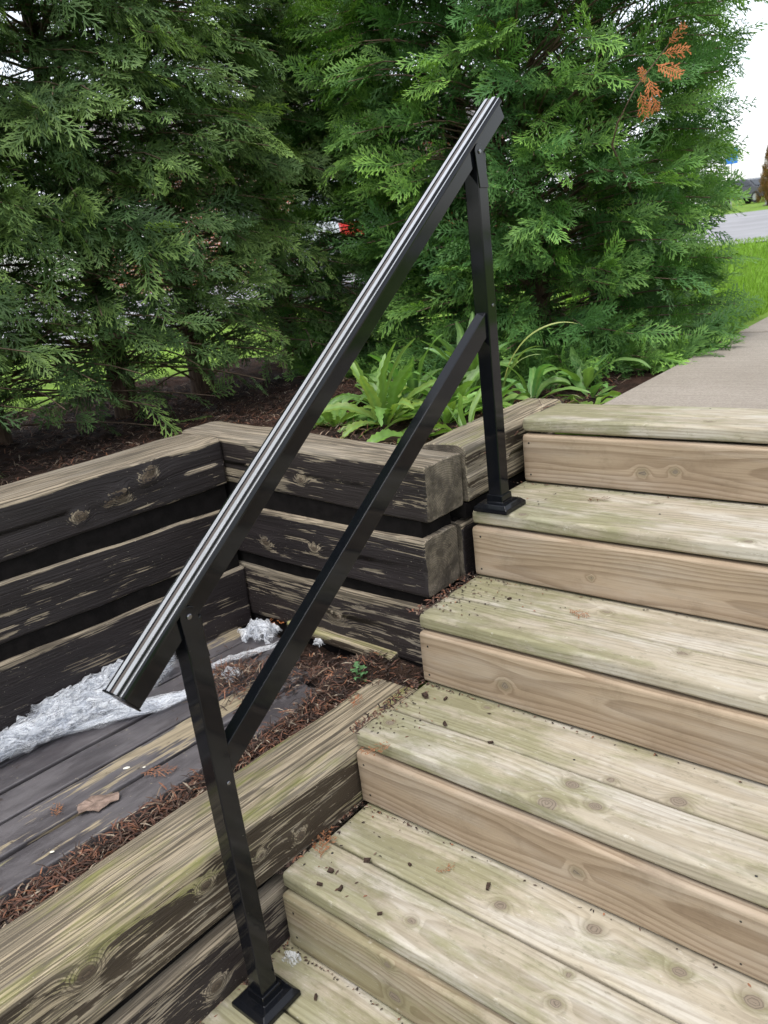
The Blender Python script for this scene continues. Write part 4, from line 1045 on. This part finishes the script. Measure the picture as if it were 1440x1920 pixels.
# dead orange bough on the path-side cedar
dbr = empty('dead_bough', (-0.06, 2.40, 1.74)); tag(dbr, 'rust-orange dead cedar bough sticking out of the bright hedge', 'dead bough')
V, F = tube([(-.10, .42, -.02), (-.02, .16, .04), (.02, .0, .10), (.06, -.04, .16), (.13, -.07, .24), (.24, -.09, .33)], [.006, .0045, .0036, .0030, .0024, .0014], 6)
link('stem', mesh('stem', V, F, True), 'twig', dbr)
r = NP(77)
ins = []
for i, (t, dr) in enumerate(((.45, (.10, -.1, -.9)), (.62, (.35, -.1, -.75)), (.78, (.75, -.1, -.45)), (.90, (.9, -.1, -.05)), (1.0, (.7, -.1, .5)), (.55, (-.1, -.1, .6)))):
    q = np.array([.07 + .17 * t, -.05 - .045 * t, .14 + .19 * t])
    ins.append((q, np.array(dr) + r.uniform(-.1, .1, 3), np.array([.5, -.8, .2]) + r.uniform(-.3, .3, 3), (.46, .55, .50, .46, .38, .30)[i], 0))
for q in ins: link('dead_spray', crown_mesh('dead_spray', [q], 3 + int(q[3] * 100), (.36, .125, .052), (.36, .125, .052)), 'litter', dbr)

# ------------------------------------------------------------------ lawn blades in the near view
r = NP(21); n = 42000
yy = 3.2 + 10.5 * r.rand(n) ** 1.5; xx = -0.02 - 0.04 * (yy - 1.87) - (0.25 + (yy - 3) * 0.55) * r.rand(n)
zz = np.array([ground_z(a, b) for a, b in zip(xx, yy)])
az = r.uniform(0, 6.283, n); hgt = r.uniform(.035, .075, n); w = .0022 + .0006 * yy
b0 = np.column_stack([xx - np.cos(az) * w, yy - np.sin(az) * w, zz]); b1 = np.column_stack([xx + np.cos(az) * w, yy + np.sin(az) * w, zz])
tp = np.column_stack([xx + r.normal(0, .018, n), yy + r.normal(0, .018, n), zz + hgt])
V = np.stack([b0, b1, tp], 1).reshape(-1, 3); F = np.arange(3 * n, dtype=np.int32).reshape(-1, 3)
cc = np.array([0.165, 0.290, 0.034])[None] * r.uniform(.7, 1.3, (n, 1)); cc = np.repeat(cc, 3, 0)
tag(link('lawn_grass', mesh('lawn_grass', V, F, False, cc), 'grass'), 'short bright lawn grass beside the concrete path', 'grass', kind='stuff')

# ------------------------------------------------------------------ street side: cars, house, box, shrubs, sign
def gz(x, y): return min(1.035 + 0.021 * max(0.0, math.hypot(x - CAM_POS.x, y - CAM_POS.y) - 9.0), 3.2)
def car(loc, rz, paint, label, tall=1.0):
    root = empty('parked_car', (loc[0], loc[1], gz(*loc) + .02), rz); tag(root, label, 'car')
    L, Wd = 4.5, 1.8
    low = [(-2.22, .30), (-2.25, .62), (-2.18, .92), (-1.75, 1.00), (1.05, .98), (1.95, .86), (2.22, .70), (2.25, .42), (2.15, .28)]
    cab = [(-2.05, .96), (-1.75, 1.40 * tall), (-1.3, 1.48 * tall), (.10, 1.46 * tall), (.45, 1.36 * tall), (1.15, .96)]
    def prism(name, pts, wb, wt, z0, z1, mat):
        n = len(pts); V = []
        for sg in (-1, 1):
            for x, z in pts:
                f = (z - z0) / (z1 - z0); V.append((x, sg * (wb + (wt - wb) * max(0, min(1, f))), z))
        F = [tuple(range(n)), tuple(n + i for i in range(n))[::-1]] + [(i, n + i, n + (i + 1) % n, (i + 1) % n) for i in range(n)]
        return bevel(link(name, mesh(name, V, F), mat, root), .05, 3)
    prism('body', low, .90, .86, .3, 1.0, paint); prism('cabin', cab, .84, .66, .96, 1.48 * tall, paint)
    for sg in (-1, 1):
        q = [(-1.85, 1.03), (-1.62, 1.36 * tall), (.02, 1.38 * tall), (.95, 1.03)]
        V = [(x, sg * (.845 + (.68 - .845) * (z - .96) / .52 + .012), z) for x, z in q] + [(x, sg * (.80 + (.68 - .845) * (z - .96) / .52), z) for x, z in q]
        F = [(0, 1, 2, 3), (7, 6, 5, 4), (0, 4, 5, 1), (1, 5, 6, 2), (2, 6, 7, 3), (3, 7, 4, 0)]
        link('side_window', mesh('side_window', V, F), 'glass', root)
        for x in (-1.38, 1.40):
            V, F = [], []; m = 20
            for yv in (.72, .93):
                for k in range(m): V.append((x + .33 * math.cos(6.2832 * k / m), sg * yv, .33 + .33 * math.sin(6.2832 * k / m)))
            F = [(k, (k + 1) % m, m + (k + 1) % m, m + k) for k in range(m)] + [tuple(range(m)), tuple(m + k for k in range(m))[::-1]]
            wh = link('wheel', mesh('wheel', V, F), 'tyre', root)
            V = [(x + .2 * math.cos(6.2832 * k / m), sg * .935, .33 + .2 * math.sin(6.2832 * k / m)) for k in range(m)]
            V += [(p[0], sg * .90, p[2]) for p in V]
            link('rim', mesh('rim', V, [tuple(range(m)), tuple(m + k for k in range(m))] + [(k, (k + 1) % m, m + (k + 1) % m, m + k) for k in range(m)]), 'rim', wh)
        link('tail_light', boxes('tail_light', [(-2.265, -2.15, sg * .55 if sg > 0 else -.84, .84 if sg > 0 else -.55, .70, .90)]), 'red', root)
        link('headlight', boxes('headlight', [(2.10, 2.262, sg * .52 if sg > 0 else -.82, .82 if sg > 0 else -.52, .60, .74)]), 'lamp', root)
    link('rear_window', mesh('rear_window', [(-2.05, -.62, 1.02), (-2.05, .62, 1.02), (-1.80, .56, 1.34 * tall), (-1.80, -.56, 1.34 * tall), (-1.98, -.62, 1.0), (-1.98, .62, 1.0), (-1.73, .56, 1.32 * tall), (-1.73, -.56, 1.32 * tall)], box_vf(0, 1, 0, 1, 0, 1)[1]), 'glass', root)
    link('windscreen', mesh('windscreen', [(1.16, -.66, 1.0), (1.16, .66, 1.0), (.52, .58, 1.36 * tall), (.52, -.58, 1.36 * tall), (1.08, -.66, 1.0), (1.08, .66, 1.0), (.44, .58, 1.34 * tall), (.44, -.58, 1.34 * tall)], box_vf(0, 1, 0, 1, 0, 1)[1]), 'glass', root)
    link('bumper', boxes('bumper', [(-2.30, -2.1, -.86, .86, .36, .56)]), 'trim', root); link('bumper', boxes('bumper', [(2.1, 2.30, -.86, .86, .34, .52)]), 'trim', root)
    return root
MAT['tyre'] = plain('tyre_rubber', (.02, .02, .02), .8); MAT['rim'] = plain('alloy_rim', (.4, .4, .42), .3, .1, 5, .5, metallic=.9)
MAT['red'] = plain('red_lens', (.55, .02, .02), .2, .05); MAT['lamp'] = plain('clear_lens', (.6, .62, .65), .1, .05); MAT['trim'] = plain('black_trim', (.03, .03, .03), .5)
MAT['pd'] = plain('dark_grey_car_paint', (.045, .048, .055), .2, .05, 3, .6, metallic=.2); MAT['ps'] = plain('silver_car_paint', (.42, .45, .48), .25, .05, 3, .6, metallic=.3); MAT['pr'] = plain('red_car_paint', (.45, .025, .03), .25, .05, 3, .6)
def at(dirx, diry, dist): 
    l = math.hypot(dirx, diry); return (CAM_POS.x + dirx / l * dist, CAM_POS.y + diry / l * dist)
car(at(-.316, 1.119, 58), R(-35), 'pd', 'dark grey car parked on the far grass across the street')
car(at(-.295, 1.13, 66), R(10), 'pr', 'red car far beyond the dark car across the street')
car(at(-.70, .786, 12.5), R(150), 'ps', 'silver car with red tail lights glimpsed through the gap in the hedge')
# utility box, conical shrubs, blue sign
q = at(-.290, 1.145, 44); ub = empty('utility_box', (q[0], q[1], gz(*q))); tag(ub, 'pale green-white utility box on the grass across the street', 'utility box')
MAT['ub'] = plain('pale_box_paint', (.55, .60, .58), .5, .08, 4)
bevel(link('cabinet', boxes('cabinet', [(-.55, .55, -.4, .4, .05, 1.15)]), 'ub', ub), .03); bevel(link('lid', boxes('lid', [(-.6, .6, -.45, .45, 1.151, 1.25)]), 'ub', ub), .03); link('plinth', boxes('plinth', [(-.62, .62, -.47, .47, -.1, .049)]), 'concrete', ub)
for i, (dx, h) in enumerate(((-.3035, 2.5), (-.2965, 2.55))):
    q = at(dx, 1.142, 43); t = empty('conical_cypress', (q[0], q[1], gz(*q))); tag(t, 'narrow rust-tipped conical cypress beside the utility box', 'cypress', 'conical cypresses across the street')
    V, F = tube([(0, 0, -.05), (0, 0, h * .8)], [.05, .02], 6); link('trunk', mesh('trunk', V, F), 'bark', t)
    r = NP(60 + i); ins = []
    for k in range(420):
        zf = r.rand(); az = r.uniform(0, 6.283); rad_ = .42 * (1 - zf) ** .8 * r.uniform(.5, 1)
        o_ = np.array([math.cos(az), math.sin(az), 0]); ins.append((o_ * rad_ + np.array([0, 0, .1 + h * .93 * zf]), o_ * .6 + np.array([0, 0, .9]), o_ + r.uniform(-.4, .4, 3), r.uniform(1.6, 2.4) * (1 - .4 * zf), 1))
    tag(link('crown', crown_mesh('crown', ins, 9, (.10, .10, .03), (.26, .11, .035)), 'leaf', t), kind='stuff')
q = at(-.3445, 1.13, 47); sg = empty('blue_sign', (q[0], q[1], gz(*q))); tag(sg, 'plain blue sign panel on a post across the street', 'sign')
MAT['blue'] = plain('blue_enamel', (.02, .16, .55), .4, .05); MAT['galv'] = plain('galvanised_post', (.3, .3, .3), .5)
sg.rotation_euler = (0, 0, R(16))
bevel(link('panel', boxes('panel', [(-.28, .28, -.02, .02, 2.15, 2.90)]), 'blue', sg), .01); link('post', boxes('post', [(-.03, .03, .021, .07, -.1, 2.9)]), 'galv', sg)

# brick house behind the back hedge
def brick_mat():
    t = NT('orange_brick'); co, P, r = t.coords()
    x, y, z = t.xyz(co)
    b = t.n('ShaderNodeTexBrick', {'Vector': t.comb(t.add(x, y), z, 0.0), 'Color1': (.36, .13, .075, 1), 'Color2': (.27, .10, .06, 1), 'Mortar': (.42, .38, .33, 1), 'Scale': 1.0, 'Mortar Size': .012, 'Brick Width': .23, 'Row Height': .075})
    return t.finish(b.outputs['Color'], .85, None, .2)
MAT['brick'] = brick_mat(); MAT['shingle'] = plain('grey_shingle', (.12, .11, .11), .9, .3, 8); MAT['white'] = plain('white_trim', (.75, .75, .73), .5, .05)
q = at(-.80, .80, 27); hs_ = empty('brick_house', (q[0], q[1], gz(*q)), R(-47)); tag(hs_, 'orange brick house with white windows glimpsed through the hedge', 'house')
link('wall', boxes('wall', [(-3.5, 3.5, -6, 6, -.3, 3.0)]), 'brick', hs_)
rv = [(-4, -6.4, 3.0), (4, -6.4, 3.0), (4, 6.4, 3.0), (-4, 6.4, 3.0), (0, -6.4, 5.2), (0, 6.4, 5.2)]
link('roof', mesh('roof', rv, [(0, 3, 2, 1), (0, 1, 4), (2, 3, 5), (1, 2, 5, 4), (3, 0, 4, 5)]), 'shingle', hs_)
for y in (-4.2, -1.2, 1.8, 4.4):
    for sx in (-1, 1):
        f = bevel(link('window', boxes('window', [(sx * 3.5 - .06, sx * 3.5 + .06, y - .75, y + .75, .9, 2.3)]), 'white', hs_), .01)
        for ya in (y - .66, y + .03): link('pane', boxes('pane', [(sx * 3.5 - .075, sx * 3.5 + .075, ya, ya + .63, .99, 2.21)]), 'glass', f)
